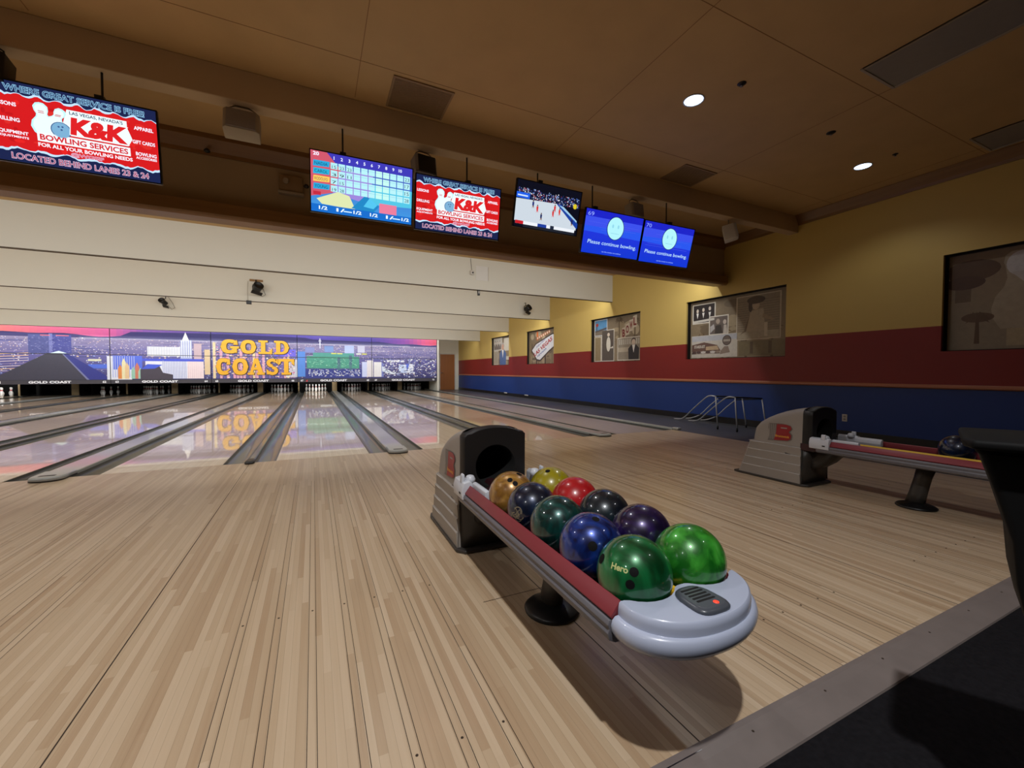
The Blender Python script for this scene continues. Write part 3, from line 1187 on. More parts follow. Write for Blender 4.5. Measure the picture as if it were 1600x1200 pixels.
def photo(cv, x0, y0, x1, y1, bg, L, border=(222, 214, 200)):
    bx = .012
    cv.rect(x0 - bx, y0 - bx * 1.5, x1 + bx, y1 + bx * 1.5, border, L)
    cv.rect(x0, y0, x1, y1, bg, L + 1)


def poster_content(i, cv):
    sepia_bg(cv)
    if i == 0:      # man in blue before pale photo
        photo(cv, .04, .55, .50, .97, (198, 192, 182), 3)
        for k in range(3):
            person_shape(cv, .12 + .13 * k, .57, .55, (120, 110, 104), (215, 198, 180), 5)
        photo(cv, .05, .03, .30, .50, (170, 158, 140), 3)
        photo(cv, .62, .2, .97, .93, (206, 198, 182), 3)
        cv.rect(.66, .3, .9, .5, (150, 130, 100), 5)
        person_shape(cv, .55, .0, 1.35, (84, 108, 156), (206, 160, 136), 7, (170, 165, 160))
    elif i == 1:    # diamond welcome sign
        cv.rect(.30, .72, .36, .98, (236, 120, 50), 4)
        for k in range(7):
            cv.ell(.34 + k * .07, .78 + k * .025, .035, .05, (214, 120, 70), 4)
            cv.ell(.34 + k * .07, .78 + k * .025, .022, .032, (240, 226, 206), 5)
        cv.poly([(.08, .42), (.26, .62), (.88, .88), (.985, .82), (.96, .48), (.78, .36), (.44, .07), (.30, .10)], (58, 40, 34), 4)
        cv.poly([(.12, .42), (.28, .595), (.88, .84), (.95, .80), (.93, .50), (.76, .39), (.43, .115), (.31, .145)], (232, 232, 236), 5)
        cv.text('LAS VEGAS', .53, .50, .13, (176, 36, 40), .70, .03, 6, 0, R(23))
        cv.text('NEVADA', .50, .335, .055, (70, 90, 160), .36, .02, 6, 0, R(23))
        cv.text('FABULOUS', .45, .61, .05, (60, 90, 170), .34, .01, 6, .2, R(23))
        cv.rect(.28, 0, .32, .12, (70, 50, 38), 3)
        cv.rect(.6, 0, .64, .25, (70, 50, 38), 3)
    elif i == 2:
        palm(cv, .55, .5, .4, (96, 78, 54), 3)
        palm(cv, .85, .45, .4, (96, 78, 54), 3)
        photo(cv, .03, .63, .29, .98, (92, 150, 196), 4, (220, 222, 226))
        cv.rect(.03, .63, .29, .74, (130, 116, 100), 6)
        cv.poly([(.03, .74), (.29, .80), (.29, .76), (.03, .70)], (90, 84, 86), 6)
        cv.rect(.06, .74, .075, .90, (80, 60, 50), 6)
        cv.ell(.075, .88, .03, .04, (176, 60, 50), 7)
        photo(cv, .03, .02, .16, .58, (150, 132, 100), 3)
        photo(cv, .19, .02, .44, .72, (92, 82, 74), 5)
        cv.ell(.33, .40, .045, .17, (226, 218, 202), 7)
        cv.ell(.33, .62, .028, .045, (226, 210, 190), 8)
        for k in range(10):
            a_ = R(36 * k)
            cv.poly([(.33, .30), (.33 + .10 * math.cos(a_), .30 + .2 * math.sin(a_)), (.33 + .10 * math.cos(a_ + .25), .30 + .2 * math.sin(a_ + .25))], (214, 206, 192), 6)
        for k, ch in enumerate('BOWL'):
            x, y = .64 + .07 * k, .60 + .075 * k
            cv.poly([(x - .036, y - .12), (x + .036, y - .10), (x + .036, y + .15), (x - .036, y + .13)], (214, 200, 178), 6)
            cv.text(ch, x, y + .015, .17, (132, 44, 36), .056, .04, 7)
        photo(cv, .53, .03, .965, .50, (150, 138, 120), 5)
        for k in range(10):
            cv.rect(.55 + k * .04, .36, .575 + k * .04, .48, (196, 188, 172), 7)
        cv.rect(.53, .2, .75, .3, (186, 172, 150), 7)
        person_shape(cv, .83, .03, .78, (46, 42, 44), (208, 186, 166), 8)
    elif i == 3:
        cv.rect(.52, .27, .935, .965, (196, 182, 158), 3)
        cv.rect(.53, .285, .925, .95, (146, 130, 108), 4)
        for k in range(14):
            cv.rect(.535, .40 + k * .036, .92, .408 + k * .036, (122, 106, 86), 5)
        cv.rect(.535, .29, .92, .40, (170, 156, 132), 5)
        cv.poly([(.60, .40), (.66, .72), (.78, .74), (.80, .40)], (176, 160, 136), 6)
        cv.poly([(.66, .70), (.60, .42), (.56, .36), (.62, .40)], (120, 100, 80), 7)
        cv.poly([(.78, .66), (.88, .56), (.86, .54), (.77, .60)], (160, 138, 112), 7)
        cv.ell(.71, .80, .035, .07, (188, 166, 140), 7)
        cv.ell(.71, .88, .085, .06, (84, 66, 52), 7)
        cv.ell(.66, .79, .02, .09, (78, 62, 50), 6)
        cv.rect(.79, .31, .82, .52, (198, 184, 160), 7)
        photo(cv, .035, .63, .285, .94, (46, 40, 42), 5)
        for k, x in enumerate((.085, .155, .23)):
            cv.ell(x, .84 + .01 * k, .014, .035, (214, 200, 184), 8)
            cv.poly([(x - .014, .80), (x, .70), (x + .014, .80)], (236, 232, 226), 8)
        cv.poly([(.035, .67), (.285, .69), (.285, .65), (.035, .63)], (206, 200, 190), 8)
        cv.rect(.015, .012, .535, .40, (206, 198, 186), 4)
        cv.rect(.02, .30, .53, .39, (190, 190, 196), 5)
        cv.poly([(.02, .12), (.02, .24), (.17, .28), (.32, .22), (.36, .12)], (112, 84, 74), 6)
        cv.poly([(.19, .20), (.32, .21), (.34, .14), (.19, .14)], (196, 170, 136), 7)
        cv.text('STARDUST', .115, .205, .05, (226, 220, 206), .13, .03, 7)
        for k in range(6):
            cv.ell(.05 + k * .055, .105, .028, .022, cv.rng.choice([(90, 70, 66), (150, 130, 116), (210, 204, 196)]), 8)
            cv.rect(.02 + k * .055, .075, .075 + k * .055, .10, cv.rng.choice([(100, 84, 78), (160, 146, 134)]), 7)
        photo(cv, .235, .41, .43, .70, (110, 98, 92), 7)
        cv.poly([(.29, .41), (.30, .55), (.36, .56), (.38, .41)], (66, 58, 54), 9)
        cv.ell(.325, .62, .022, .045, (176, 160, 146), 10)
        cv.ell(.40, .60, .018, .04, (206, 192, 180), 10)
        cv.poly([(.385, .41), (.39, .55), (.42, .55), (.43, .41)], (200, 190, 178), 9)
        cv.poly([(.24, .43), (.24, .54), (.28, .58), (.29, .50)], (188, 182, 180), 9)
        cv.ell(.425, .29, .048, .085, (74, 62, 58), 7)
        cv.ell(.425, .29, .040, .073, (112, 98, 90), 8)
        cv.rect(.388, .27, .462, .305, (176, 164, 150), 9)
        cv.poly([(.35, .06), (.36, .12), (.40, .19), (.44, .19), (.46, .09)], (150, 132, 118), 7)
        cv.rect(.55, .02, .98, .25, (126, 112, 82), 4)
        cv.rect(.66, .05, .69, .24, (96, 78, 56), 5)
        cv.rect(.83, .05, .86, .24, (96, 78, 56), 5)
    else:
        cv.grad(0, 0, 1, 1, (150, 138, 116), (134, 112, 84), 3)
        cv.ell(.10, .82, .12, .11, (92, 68, 46), 4)
        cv.ell(.07, .70, .09, .07, (84, 60, 42), 5)
        cv.rect(.03, .50, .10, .66, (112, 92, 68), 4)
        prof = [(.055, 0), (.085, .10), (.095, .2), (.08, .32), (.045, .42), (.035, .50), (.04, .58), (.05, .66), (.045, .72), (.02, .755)]
        for dx, y0, c, L, s_ in ((.28, .20, (170, 156, 132), 5, 1.0),):
            pl = [(dx - a * s_, y0 + b * s_) for a, b in prof] + [(dx + a * s_, y0 + b * s_) for a, b in reversed(prof)]
            cv.poly(pl, c, L)
        cv.ell(.30, .83, .06, .12, (206, 202, 200), 6)
        cv.poly([(.26, .75), (.35, .75), (.36, .66), (.33, .60)], (196, 190, 184), 6)
        palm(cv, .13, .06, .26, (96, 74, 52), 6)
        cv.ell(.13, .33, .07, .05, (104, 80, 58), 6)
        cv.rect(.25, .03, .45, .22, (176, 160, 128), 5)
        cv.ell(.66, .28, .24, .30, (46, 38, 48), 7)
        cv.ell(.60, .42, .05, .06, (120, 112, 120), 8)
        cv.rect(.40, .02, .98, .16, (92, 86, 96), 9)
        cv.poly([(.30, .64), (.55, .74), (.98, .80), (.98, .70), (.5, .60)], (196, 178, 140), 5)
        palm(cv, .88, .3, .5, (100, 78, 54), 6)


PL = ['sepia print with a man in blue, in the wall niche nearest the far door',
      'framed wall print of the slanted white LAS VEGAS sign on a sepia background',
      'framed sepia collage with red BOWL letters, palm trees and a man in dark suit',
      'framed sepia collage with three men in tuxedos and a woman in a big hat',
      'framed sepia print with a big pale bowling pin, cut off by the right picture edge']
for i, (a, b) in enumerate(NI):
    t = thing('wall_poster', PL[i], 'poster', (WX + ND, (a + b) / 2, NZ0 + .001), 0, 'prints in the niches of the right wall')
    W_, H_ = b - a - .01, NZ1 - NZ0 - .004
    cv = Canvas(W_ - .03, H_ - .03, 20 + i)
    poster_content(i, cv)
    part('backing_frame', MB().box(-.045, -.002, -W_ / 2, W_ / 2, 0, H_), M_['niche'], t)
    me = cv.mesh('print', M_['poster'], (-.0455, W_ / 2 - .015, .015), (0, -1, 0), (0, 0, 1), .0004)
    link('print', me, t)

# ================================================================== SCREENS
BOWLPIN = [(.25, 0), (.42, .1), (.5, .28), (.42, .45), (.24, .58), (.2, .66), (.26, .76), (.27, .88), (.15, .98), (0, 1)]


def pinpoly(cx, cy, s, rot, a):
    pts = [(x, y) for x, y in BOWLPIN] + [(-x, y) for x, y in reversed(BOWLPIN)]
    o_ = []
    for x, y in pts:
        X, Y = x * .62 * s, (y - .5) * s
        X, Y = X * math.cos(rot) - Y * math.sin(rot), X * math.sin(rot) + Y * math.cos(rot)
        o_.append((cx + X * a, cy + Y))
    return o_


def scr_ad(cv):
    rg = cv.rng
    cv.rect(0, 0, 1, 1, (24, 34, 74), 0)
    top = []
    bot = []
    N = 60
    for k in range(N + 1):
        x = k / N
        top.append((x, .845 + .018 * math.sin(k * .9) + rg.uniform(-.008, .008)))
        bot.append((x, .175 - .016 * math.sin(k * .7) + rg.uniform(-.008, .008)))
    cv.poly([(x, y + .02 + .012 * math.sin(x * 31)) for x, y in top] + [(x, y - .022 - .010 * math.sin(x * 27)) for x, y in reversed(bot)], (190, 222, 250), 1)
    cv.poly(top + list(reversed(bot)), (206, 26, 30), 2)
    for _ in range(60):
        x, y = rg.uniform(.04, .96), rg.uniform(.22, .8)
        cv.ell(x, y, rg.uniform(.01, .04), rg.uniform(.01, .04), rg.choice([(224, 34, 34), (188, 20, 26), (214, 44, 40)]), 3, 8)
    cv.text('WHERE GREAT SERVICE IS FREE!', .5, .925, .075, (30, 50, 90), .84, .0, 4, 0, 0, (150, 205, 240), .045)
    cv.text('LOCATED BEHIND LANES 23 & 24', .5, .075, .075, (150, 30, 60), .84, .0, 4, 0, 0, (226, 200, 230), .045)
    for s_, x, y, h, w_ in (('LESSONS', .075, .72, .05, .13), ('DRILLING', .08, .53, .05, .14), ('EQUIPMENT', .10, .37, .05, .18), ('ADJUSTMENTS', .10, .315, .035, .18),
                            ('APPAREL', .91, .72, .05, .13), ('GIFT CARDS', .905, .53, .05, .15), ('BOWLING', .915, .37, .05, .14), ('ACCESSORIES', .915, .315, .035, .14)):
        cv.text(s_, x, y, h, (240, 236, 250), w_, .03, 5)
    # logo
    A = 9 / 16
    cv.poly(pinpoly(.285, .60, .42, R(6), A * 1.1), (190, 240, 250), 4)
    cv.poly(pinpoly(.36, .62, .34, R(-24), A * 1.1), (190, 240, 250), 4)
    cv.poly(pinpoly(.285, .60, .38, R(6), A), (228, 246, 250), 5)
    cv.poly(pinpoly(.36, .62, .30, R(-24), A), (228, 246, 250), 5)
    for x, y, r_ in ((.277, .70, 6), (.278, .68, 6), (.377, .69, -24), (.373, .675, -24)):
        cv.rect(x - .017, y - .004, x + .017, y + .004, (200, 40, 50), 6)
    cv.ell(.385, .50, .062, .105, (60, 90, 140), 6)
    cv.ell(.385, .50, .056, .097, (120, 170, 205), 7)
    for x, y in ((.372, .54), (.395, .545), (.388, .505)):
        cv.ell(x, y, .007, .012, (60, 90, 140), 8, 8)
    cv.poly([(.43, .785), (.80, .785), (.80, .70), (.83, .55), (.80, .45), (.44, .45), (.40, .60)], (232, 246, 250), 4)
    cv.text("LAS VEGAS, NEVADA'S", .61, .745, .05, (20, 60, 90), .33, .02, 8)
    cv.text('K&K', .625, .58, .23, (214, 32, 36), .36, .06, 8, .1, 0, (240, 248, 252), .03)
    cv.rect(.24, .315, .81, .43, (236, 244, 250), 6)
    cv.text('BOWLING SERVICES', .525, .372, .075, (206, 30, 40), .54, .03, 8)
    cv.text('FOR ALL YOUR BOWLING NEEDS', .53, .27, .05, (244, 240, 250), .58, .03, 5)
    cv.text('@WGSIF', .53, .20, .06, (200, 60, 90), .20, .0, 5, 0, 0, (230, 210, 236), .04)


def scr_score(cv):
    rg = cv.rng
    cv.grad(0, 0, 1, 1, (60, 150, 220), (70, 60, 170), 0)
    cv.poly([(0, .25), (.2, .35), (.28, .75), (.15, 1), (0, 1)], (200, 84, 104), 1)
    cv.poly([(.15, 1), (.28, .75), (.6, .80), (1, .85), (1, 1)], (60, 56, 176), 1)
    cv.poly([(.2, .35), (.55, .25), (.6, .80), (.28, .75)], (150, 130, 210), 1)
    cv.poly([(.55, .25), (1, .3), (1, .6), (.58, .6)], (80, 190, 220), 1)
    cv.poly([(.05, .22), (.25, .38), (.36, .34), (.42, .12), (.1, .14)], (214, 222, 170), 2)
    cv.poly([(.38, .14), (.52, .40), (.66, .24), (.60, .12)], (30, 130, 190), 2)
    cv.poly([(.50, .20), (.56, .36), (.64, .26), (.60, .18)], (80, 190, 230), 3)
    cv.rect(.66, .12, .84, .30, (224, 120, 150), 2)
    cv.rect(.02, .28, .09, .34, (190, 40, 60), 2)
    cv.rect(0, 0, 1, .13, (20, 104, 196), 3)
    for k, s_ in enumerate(('1/2', '1/', '1/2', '1/2', '1/', '1/2')):
        cv.text(s_, .11 + .165 * k, .075, .06, (230, 245, 255), .08, .03, 4)
        if k in (1, 4):
            cv.rect(.20 + .165 * k - .165 * 0 - .06, .055, .20 + .165 * k + .02, .075, (200, 230, 250), 4)
    cv.text('20', .05, .955, .06, (235, 235, 255), .055, .03, 4)
    for k in range(10):
        cv.text(str(k + 1), .215 + .073 * k, .93, .055, (226, 232, 255), None, .03, 4)
    names = ['NADIA', 'CAROL', 'RODOLFO', 'YOUNG']
    cols = [(40, 160, 210), (40, 170, 210), (246, 196, 90), (40, 160, 210)]
    sc_ = [['15', '23', '23'], ['3', '9', '11'], ['7', '15'], ['19', '28']]
    tot = ['23', '17', '15', '28']
    for r_ in range(4):
        y = .80 - .125 * r_
        cv.poly([(.02, y - .05), (.17, y - .035), (.175, y + .055), (.025, y + .05)], cols[r_], 4)
        cv.text(names[r_], .095, y + .002, .05, (20, 60, 90), .12, .0, 5)
        for k in range(11):
            x = .215 + .073 * k
            hl = k in (6, 7)
            cv.rect(x - .032, y - .052, x + .032, y + .052, (176, 232, 238) if not hl else (190, 240, 232), 4)
            cv.rect(x - .032, y + .018, x + .032, y + .022, (120, 180, 210), 5)
            if k < len(sc_[r_]):
                cv.text(sc_[r_][k], x, y - .018, .05, (30, 40, 60), .04, .0, 5)
            elif k == 10:
                cv.text(tot[r_], x, y - .005, .06, (30, 60, 90), .045, .0, 5)


def scr_game(cv):
    rg = cv.rng
    cv.rect(0, 0, 1, 1, (10, 12, 26), 0)
    cv.rect(0, .62, 1, .82, (16, 20, 44), 1)
    cv.specks(420, .02, .62, 1, .86, [(60, 90, 160), (150, 170, 210), (30, 50, 110), (210, 210, 220), (150, 60, 70), (20, 26, 50)], .016, .03, 2)
    cv.poly([(0, .12), (0, .60), (.62, .64), (.98, .18), (.98, .12)], (196, 206, 216), 3)
    cv.poly([(.62, .64), (.70, .64), (1, .28), (1, .16), (.97, .18)], (24, 60, 150), 4)
    cv.poly([(.66, .62), (.74, .60), (.98, .34), (.98, .30)], (150, 190, 220), 5)
    cv.rect(0, .62, .20, .74, (30, 90, 220), 4)
    cv.rect(.02, .66, .17, .69, (200, 220, 250), 5)
    for x, y, c in ((.26, .50, (30, 40, 110)), (.33, .42, (206, 40, 40)), (.40, .26, (30, 40, 90)), (.60, .50, (206, 40, 40)), (.58, .38, (206, 40, 40)), (.68, .44, (206, 50, 40)), (.90, .26, (20, 30, 80))):
        cv.poly([(x - .012, y), (x - .015, y + .08), (x + .015, y + .08), (x + .012, y)], c, 6)
        cv.poly([(x - .014, y - .07), (x - .006, y), (x + .012, y), (x + .016, y - .06), (x, y - .02)], (120, 80, 60) if c[0] < 100 else c, 6)
        cv.ell(x, y + .10, .009, .02, (90, 60, 50), 7, 10)
    cv.ell(.92, .66, .03, .06, (210, 190, 40), 6)
    cv.rect(.02, .06, .96, .13, (226, 230, 236), 6)
    cv.rect(.02, .06, .14, .13, (190, 30, 40), 7)
    cv.rect(.36, .06, .50, .13, (30, 60, 150), 7)
    cv.rect(.56, .06, .62, .13, (30, 40, 60), 7)
    cv.rect(.14, .0, .96, .05, (30, 34, 44), 6)


def scr_blue(cv, numb):
    cv.grad(0, 0, 1, 1, (16, 52, 200), (40, 48, 214), 0)
    cv.rect(0, .84, 1, 1, (26, 34, 190), 1)
    cv.poly([(.0, .62), (1, .66), (1, .84), (0, .84)], (56, 76, 224), 1)
    cv.poly([(.0, .50), (1, .46), (1, .66), (0, .62)], (38, 82, 226), 1)
    for k in range(9):
        cv.rect(.02 + cv.rng.random() * .6, .42 + k * .05, .35 + cv.rng.random() * .6, .425 + k * .05, (80, 96, 226), 2)
    cv.text(numb, .085, .90, .09, (140, 160, 250), .10, .0, 3)
    cv.ell(.53, .655, .15, .275, (18, 40, 90), 3, 40)
    cv.ell(.53, .655, .14, .26, (170, 232, 240), 4, 40)
    cv.ell(.48, .70, .016, .045, (140, 206, 226), 5)
    cv.ell(.575, .70, .016, .045, (140, 206, 226), 5)
    cv.rect(.46, .53, .60, .54, (130, 196, 216), 5)
    cv.text('Please continue bowling.', .52, .26, .115, (200, 240, 250), .86, -.004, 4, .12)
    cv.text('see the counter to continue', .52, .075, .035, (150, 180, 250), .34, .0, 4, .1)


TVS = [('scr_ad', -2.74, -.90, 2.755, 1.045, 10, 0, 'flat screen with red bowling service advert at far left, cut by the picture edge', (.12,)),
       ('scr_score', -.498, -.90, 2.719, 1.035, 9.4, 1.0, 'flat screen showing the colourful bowling score table', (-.20,)),
       ('scr_ad', .568, -.90, 2.695, 1.035, 9, 1.0, 'flat screen with red bowling service advert, right beside the score table screen', (.12,)),
       ('scr_game', 1.764, -.90, 2.910, .965, 13.8, -.5, 'flat screen showing a basketball game, hung alone between two screen pairs', (-.12,)),
       ('scr_blue', 2.805, -.90, 2.708, 1.0, 14.5, .5, 'flat blue screen reading Please continue bowling, left one of the pair', (-.3,)),
       ('scr_blue', 3.82, -.90, 2.700, 1.0, 15, .3, 'flat blue screen numbered 70 reading Please continue bowling, right one of the pair', (.05,))]
for i, (fn, x, y, z, W_, tilt, yw, lab, poles) in enumerate(TVS):
    H_ = W_ * 9 / 16 + .02
    t = thing('ceiling_screen', lab, 'television', (x, y, z), 0, 'screens hung under the ceiling beam')
    t.rotation_euler = (R(tilt), 0, -R(yw))
    hw = W_ / 2
    bz = .010
    mb = MB().box(-hw, hw, .0, .035, 0, H_)
    mb.box(-hw * .7, hw * .7, .035, .07, H_ * .2, H_ * .8)
    part('casing', mb, M_['black'], t, .003)
    mb = MB()
    for a in ((-hw, hw, 0, bz), (-hw, hw, H_ - bz, H_), (-hw, -hw + bz, bz, H_ - bz), (hw - bz, hw, bz, H_ - bz)):
        mb.box(a[0], a[1], -.008, 0, a[2], a[3])
    part('bezel', mb, M_['black'], t)
    cv = Canvas(W_ - 2 * bz, H_ - 2 * bz, 50 + i)
    if fn == 'scr_blue':
        scr_blue(cv, '70' if i == 5 else '69')
    else:
        globals()[fn](cv)
    me = cv.mesh('screen_picture', M_['screen'], (-hw + bz, -.001, bz), (1, 0, 0), (0, 0, 1), .0003)
    link('screen_picture', me, t)
    ti = R(tilt)
    for px in poles:
        mb = MB()
        # local pole: straight up in the world, so lean it back in the screen's own frame
        def W2L(yy, zz):
            return (yy * math.cos(ti) + zz * math.sin(ti), -yy * math.sin(ti) + zz * math.cos(ti))
        topz = CEIL - z - .002 if not (-.94 < -.8 < -.765) else 3.64 - z - .002
        b0 = W2L(.085 - H_ * math.sin(ti) * .6, H_ * .62)
        b1 = W2L(.085 - H_ * math.sin(ti) * .6, topz)
        dy = .0
        mb.tube([(px, b0[0], b0[1]), (px, b1[0], b1[1])], .009, 8)
        part('hanging_pole', mb, M_['black'], t)
        mb = MB().box(px - .03, px + .03, b0[0] - .03, b0[0] + .03, H_ - .02, H_ + .045)
        part('pole_clamp', mb, M_['black'], t, .004)

# ================================================================== CEILING FITTINGS


def downlight(x, y, lab):
    t = thing('downlight', lab, 'ceiling light', (x, y, CEIL), 0, 'recessed round downlights')
    part('trim_ring', MB().lathe([(.108, -.001), (.108, -.006), (.098, -.008), (.094, -.004), (.094, -.001)], seg=32), M_['lampring'], t)
    part('lamp_face', MB().lathe([(.093, -.002), (.05, -.0045), (0, -.005)], seg=32), M_['lampon'], t)


downlight(2.65, -2.47, 'round recessed downlight shining bright, the left one of two lit on the ceiling')
downlight(5.93, -2.47, 'round recessed downlight shining bright, the right one near the yellow wall')
for (x, y, s_, lab) in ((2.87, -2.86, .026, 'small dark round sprinkler recess beside the left lit downlight'),
                        (5.93, -2.83, .02, 'small dark sprinkler recess beside the right lit downlight'),
                        (4.62, -2.75, .03, 'small dark oblong ceiling fitting midway between the two lit downlights'),):
    t = thing('ceiling_sprinkler', lab, 'sprinkler', (x, y, CEIL), 0, 'small ceiling fittings')
    part('escutcheon', MB().lathe([(s_ * 1.6, -.001), (s_ * 1.6, -.004), (s_, -.010), (s_ * .5, -.012), (0, -.012)], seg=18), M_['black'], t)
    part('sprinkler_head', MB().lathe([(.008, -.012), (.008, -.025), (.016, -.027), (.016, -.029), (0, -.029)], seg=12), M_['metal'], t)
for (x0, x1, y0, y1, lab) in ((-.27, .34, -1.50, -.985, 'square tan ceiling vent above the score screens'), (3.66, 4.28, -1.46, -.985, 'square tan ceiling vent above the blue screens')):
    t = thing('ceiling_vent', lab, 'ceiling vent', ((x0 + x1) / 2, (y0 + y1) / 2, CEIL), 0, 'ceiling vents')
    hx, hy = (x1 - x0) / 2, (y1 - y0) / 2
    mb = MB()
    for a in ((-hx, hx, -hy, -hy + .02), (-hx, hx, hy - .02, hy), (-hx, -hx + .02, -hy + .02, hy - .02), (hx - .02, hx, -hy + .02, hy - .02)):
        mb.box(*a, -.012, -.001)
    part('frame', mb, M_['vent'], t)
    mb = MB()
    for k in range(24):
        yy = -hy + .025 + k * (2 * hy - .05) / 24
        mb.box(-hx + .02, hx - .02, yy, yy + .011, -.009, -.003)
    mb.box(-hx + .02, hx - .02, -hy + .02, hy - .02, -.0025, -.001)
    part('grille', mb, M_['vent'], t)
for (x0, x1, y0, y1, lab) in ((3.70, 4.30, -4.69, -3.47, 'long unlit ceiling light panel at the top right'), (6.30, 6.92, -4.62, -3.40, 'unlit ceiling light panel beside the yellow wall')):
    t = thing('ceiling_light_panel', lab, 'ceiling light', ((x0 + x1) / 2, (y0 + y1) / 2, CEIL), 0, 'unlit ceiling light panels')
    hx, hy = (x1 - x0) / 2, (y1 - y0) / 2
    mb = MB()
    for a in ((-hx, hx, -hy, -hy + .025), (-hx, hx, hy - .025, hy), (-hx, -hx + .025, -hy + .025, hy - .025), (hx - .025, hx, -hy + .025, hy - .025)):
        mb.box(*a, -.014, -.001)
    part('frame', mb, M_['spk'], t, .003)
    part('diffuser', MB().box(-hx + .025, hx - .025, -hy + .025, hy - .025, -.008, -.001), M_['diffuser'], t)

# box loudspeakers under the beam


def box_speaker(x, y, z, w_, h_, d_, tilt, yaw, body, grille, lab):
    t = thing('ceiling_speaker', lab, 'loudspeaker', (x, y, z), yaw, 'loudspeakers on the ceiling beam')
    ti = R(tilt)
    mb = MB().prism([(-w_ / 2, d_), (-w_ / 2, d_ * .15), (-w_ * .42, 0), (w_ * .42, 0), (w_ / 2, d_ * .15), (w_ / 2, d_)], -h_, 0, 'z')
    Rx = Matrix.Rotation(ti, 4, 'X') if 0 else None
    part('cabinet', mb, body, t, .006, 2, loc=(0, 0, -.07), rot=(ti, 0, 0))
    mb = MB().prism([(-w_ * .40, -.002), (-w_ * .40, -.010), (w_ * .40, -.010), (w_ * .40, -.002)], -h_ * .96, -h_ * .04, 'z')
    part('grille', mb, grille, t, .003, loc=(0, 0, -.07), rot=(ti, 0, 0))
    mb = MB().tube([(-w_ * .38, d_ * .5, -.10), (-w_ * .36, d_ * .5, -.03), (-w_ * .2, d_ * .5, -.004), (w_ * .2, d_ * .5, -.004), (w_ * .36, d_ * .5, -.03), (w_ * .38, d_ * .5, -.10)], .007, 8)
    part('mounting_bracket', mb, M_['black'] if body is M_['black'] else M_['spk'], t)


box_speaker(-1.60, -.93, 3.638, .30, .21, .17, -14, 0, M_['spk'], M_['grille'], 'beige box loudspeaker with grey grille under the beam, beside the left advert screen')
box_speaker(.20, -.86, 3.638, .26, .22, .17, -10, R(8), M_['grille'], M_['black'], 'dark grey loudspeaker under the beam, above the score table screen')
box_speaker(3.35, -.86, 3.638, .25, .20, .15, -8, R(5), M_['spk'], M_['grille'], 'beige loudspeaker under the beam, behind the two blue screens')
box_speaker(5.45, -.88, 3.638, .24, .24, .20, -12, R(38), M_['spkwhite'], M_['whitepl'], 'small white angled loudspeaker under the beam near the yellow wall')
box_speaker(-3.29, -1.00, 3.638, .26, .24, .17, -10, 0, M_['black'], M_['black'], 'black loudspeaker under the beam above the left advert screen')
# valance wall fittings
t = thing('emergency_light', 'beige box emergency light on the dark valance wall left of the score table screen', 'emergency light', (-1.24, .599, 3.42), 0, 'valance fittings')
part('body', MB().box(-.14, .14, -.07, -.001, 0, .20), M_['vent'], t, .01)
part('lower_lip', MB().box(-.15, .15, -.09, -.001, -.035, -.002), M_['spk'], t, .006)
part('lamp_head', MB().lathe([(.03, -.12), (.035, -.10), (.03, -.071)], -.06, 0, .12, 16, ax='y'), M_['spk'], t)
for (x, z, lab) in ((-1.06, 3.50, 'tiny black camera on the valance between emergency light and score table screen'), (1.38, 3.62, 'tiny black camera near the left top of the basketball screen'), (-2.13, 3.72, 'tiny black camera left of the beige box loudspeaker')):
    t = thing('small_camera', lab, 'camera', (x, .47, z), 0, 'small black cameras')
    part('housing', MB().lathe([(.0, -.03), (.03, -.015), (.035, .0), (.02, .02)], 0, 0, 0, 14), M_['black'], t)
    part('mount_arm', MB().tube([(0, 0, .01), (0, .06, .04), (0, .128, .04)], .008, 8), M_['black'], t)

# ------------------------------------------------------------------ fittings on the bulkheads


def stage_light(x, bi, z, wide, lab, mount=True, sgn=1):
    y = BOARDS[bi][0]
    t = thing('stage_light', lab, 'stage light', (x, y - .001, z), 0, 'black stage lights on the bulkheads')
    if mount:
        part('mounting_board', MB().box(-.16, .16, -.02, -.001, -.01, .05), M_['oldwood'], t)
    part('yoke', MB().tube([(0, -.02, .02), (0, -.10, .02), (0, -.10, -.08), (-.07, -.12, -.12), (-.08, -.14, -.2)], .012, 8), M_['black'], t)
    s = wide
    mb = MB().lathe([(.06 * s, .0), (.085 * s, .02), (.085 * s, .16), (.10 * s, .17), (.10 * s, .23), (.088 * s, .23), (.07 * s, .18), (0, .18)], 0, 0, 0, 18, 0, 'y')
    part('lamp_can', mb, M_['black'], t, loc=(.0, -.08, -.26), rot=(R(150), R(0), R(25 * sgn)))
    part('barn_door', MB().box(-.11 * s, .11 * s, .0, .006, -.05, .05), M_['black'], t, loc=(.03, -.24, -.36), rot=(R(40), R(12), R(25 * sgn)))
    part('cable', MB().tube([(.06, -.08, -.30), (.14, -.04, -.42), (.22, -.02, -.36), (.16, -.012, -.2), (.05, -.012, -.02)], .005, 6), M_['black'], t)


stage_light(-2.42, 1, 3.585, 1.25, 'black stage light on a wooden mount, centre of the white bulkheads')
stage_light(6.02, 1, 3.56, 1.2, 'black stage light with looped cable, near the right end of the white bulkheads', False)
stage_light(-5.35, 2, 3.52, .9, 'small black stage light, leftmost on the white bulkheads', False, -1)


def bx_thing(name, lab, cat, loc, parts, group=None):
    t = thing(name, lab, cat, loc, 0, group)
    for nm, mb, m_, bv in parts:
        part(nm, mb, m_, t, bv)
    return t


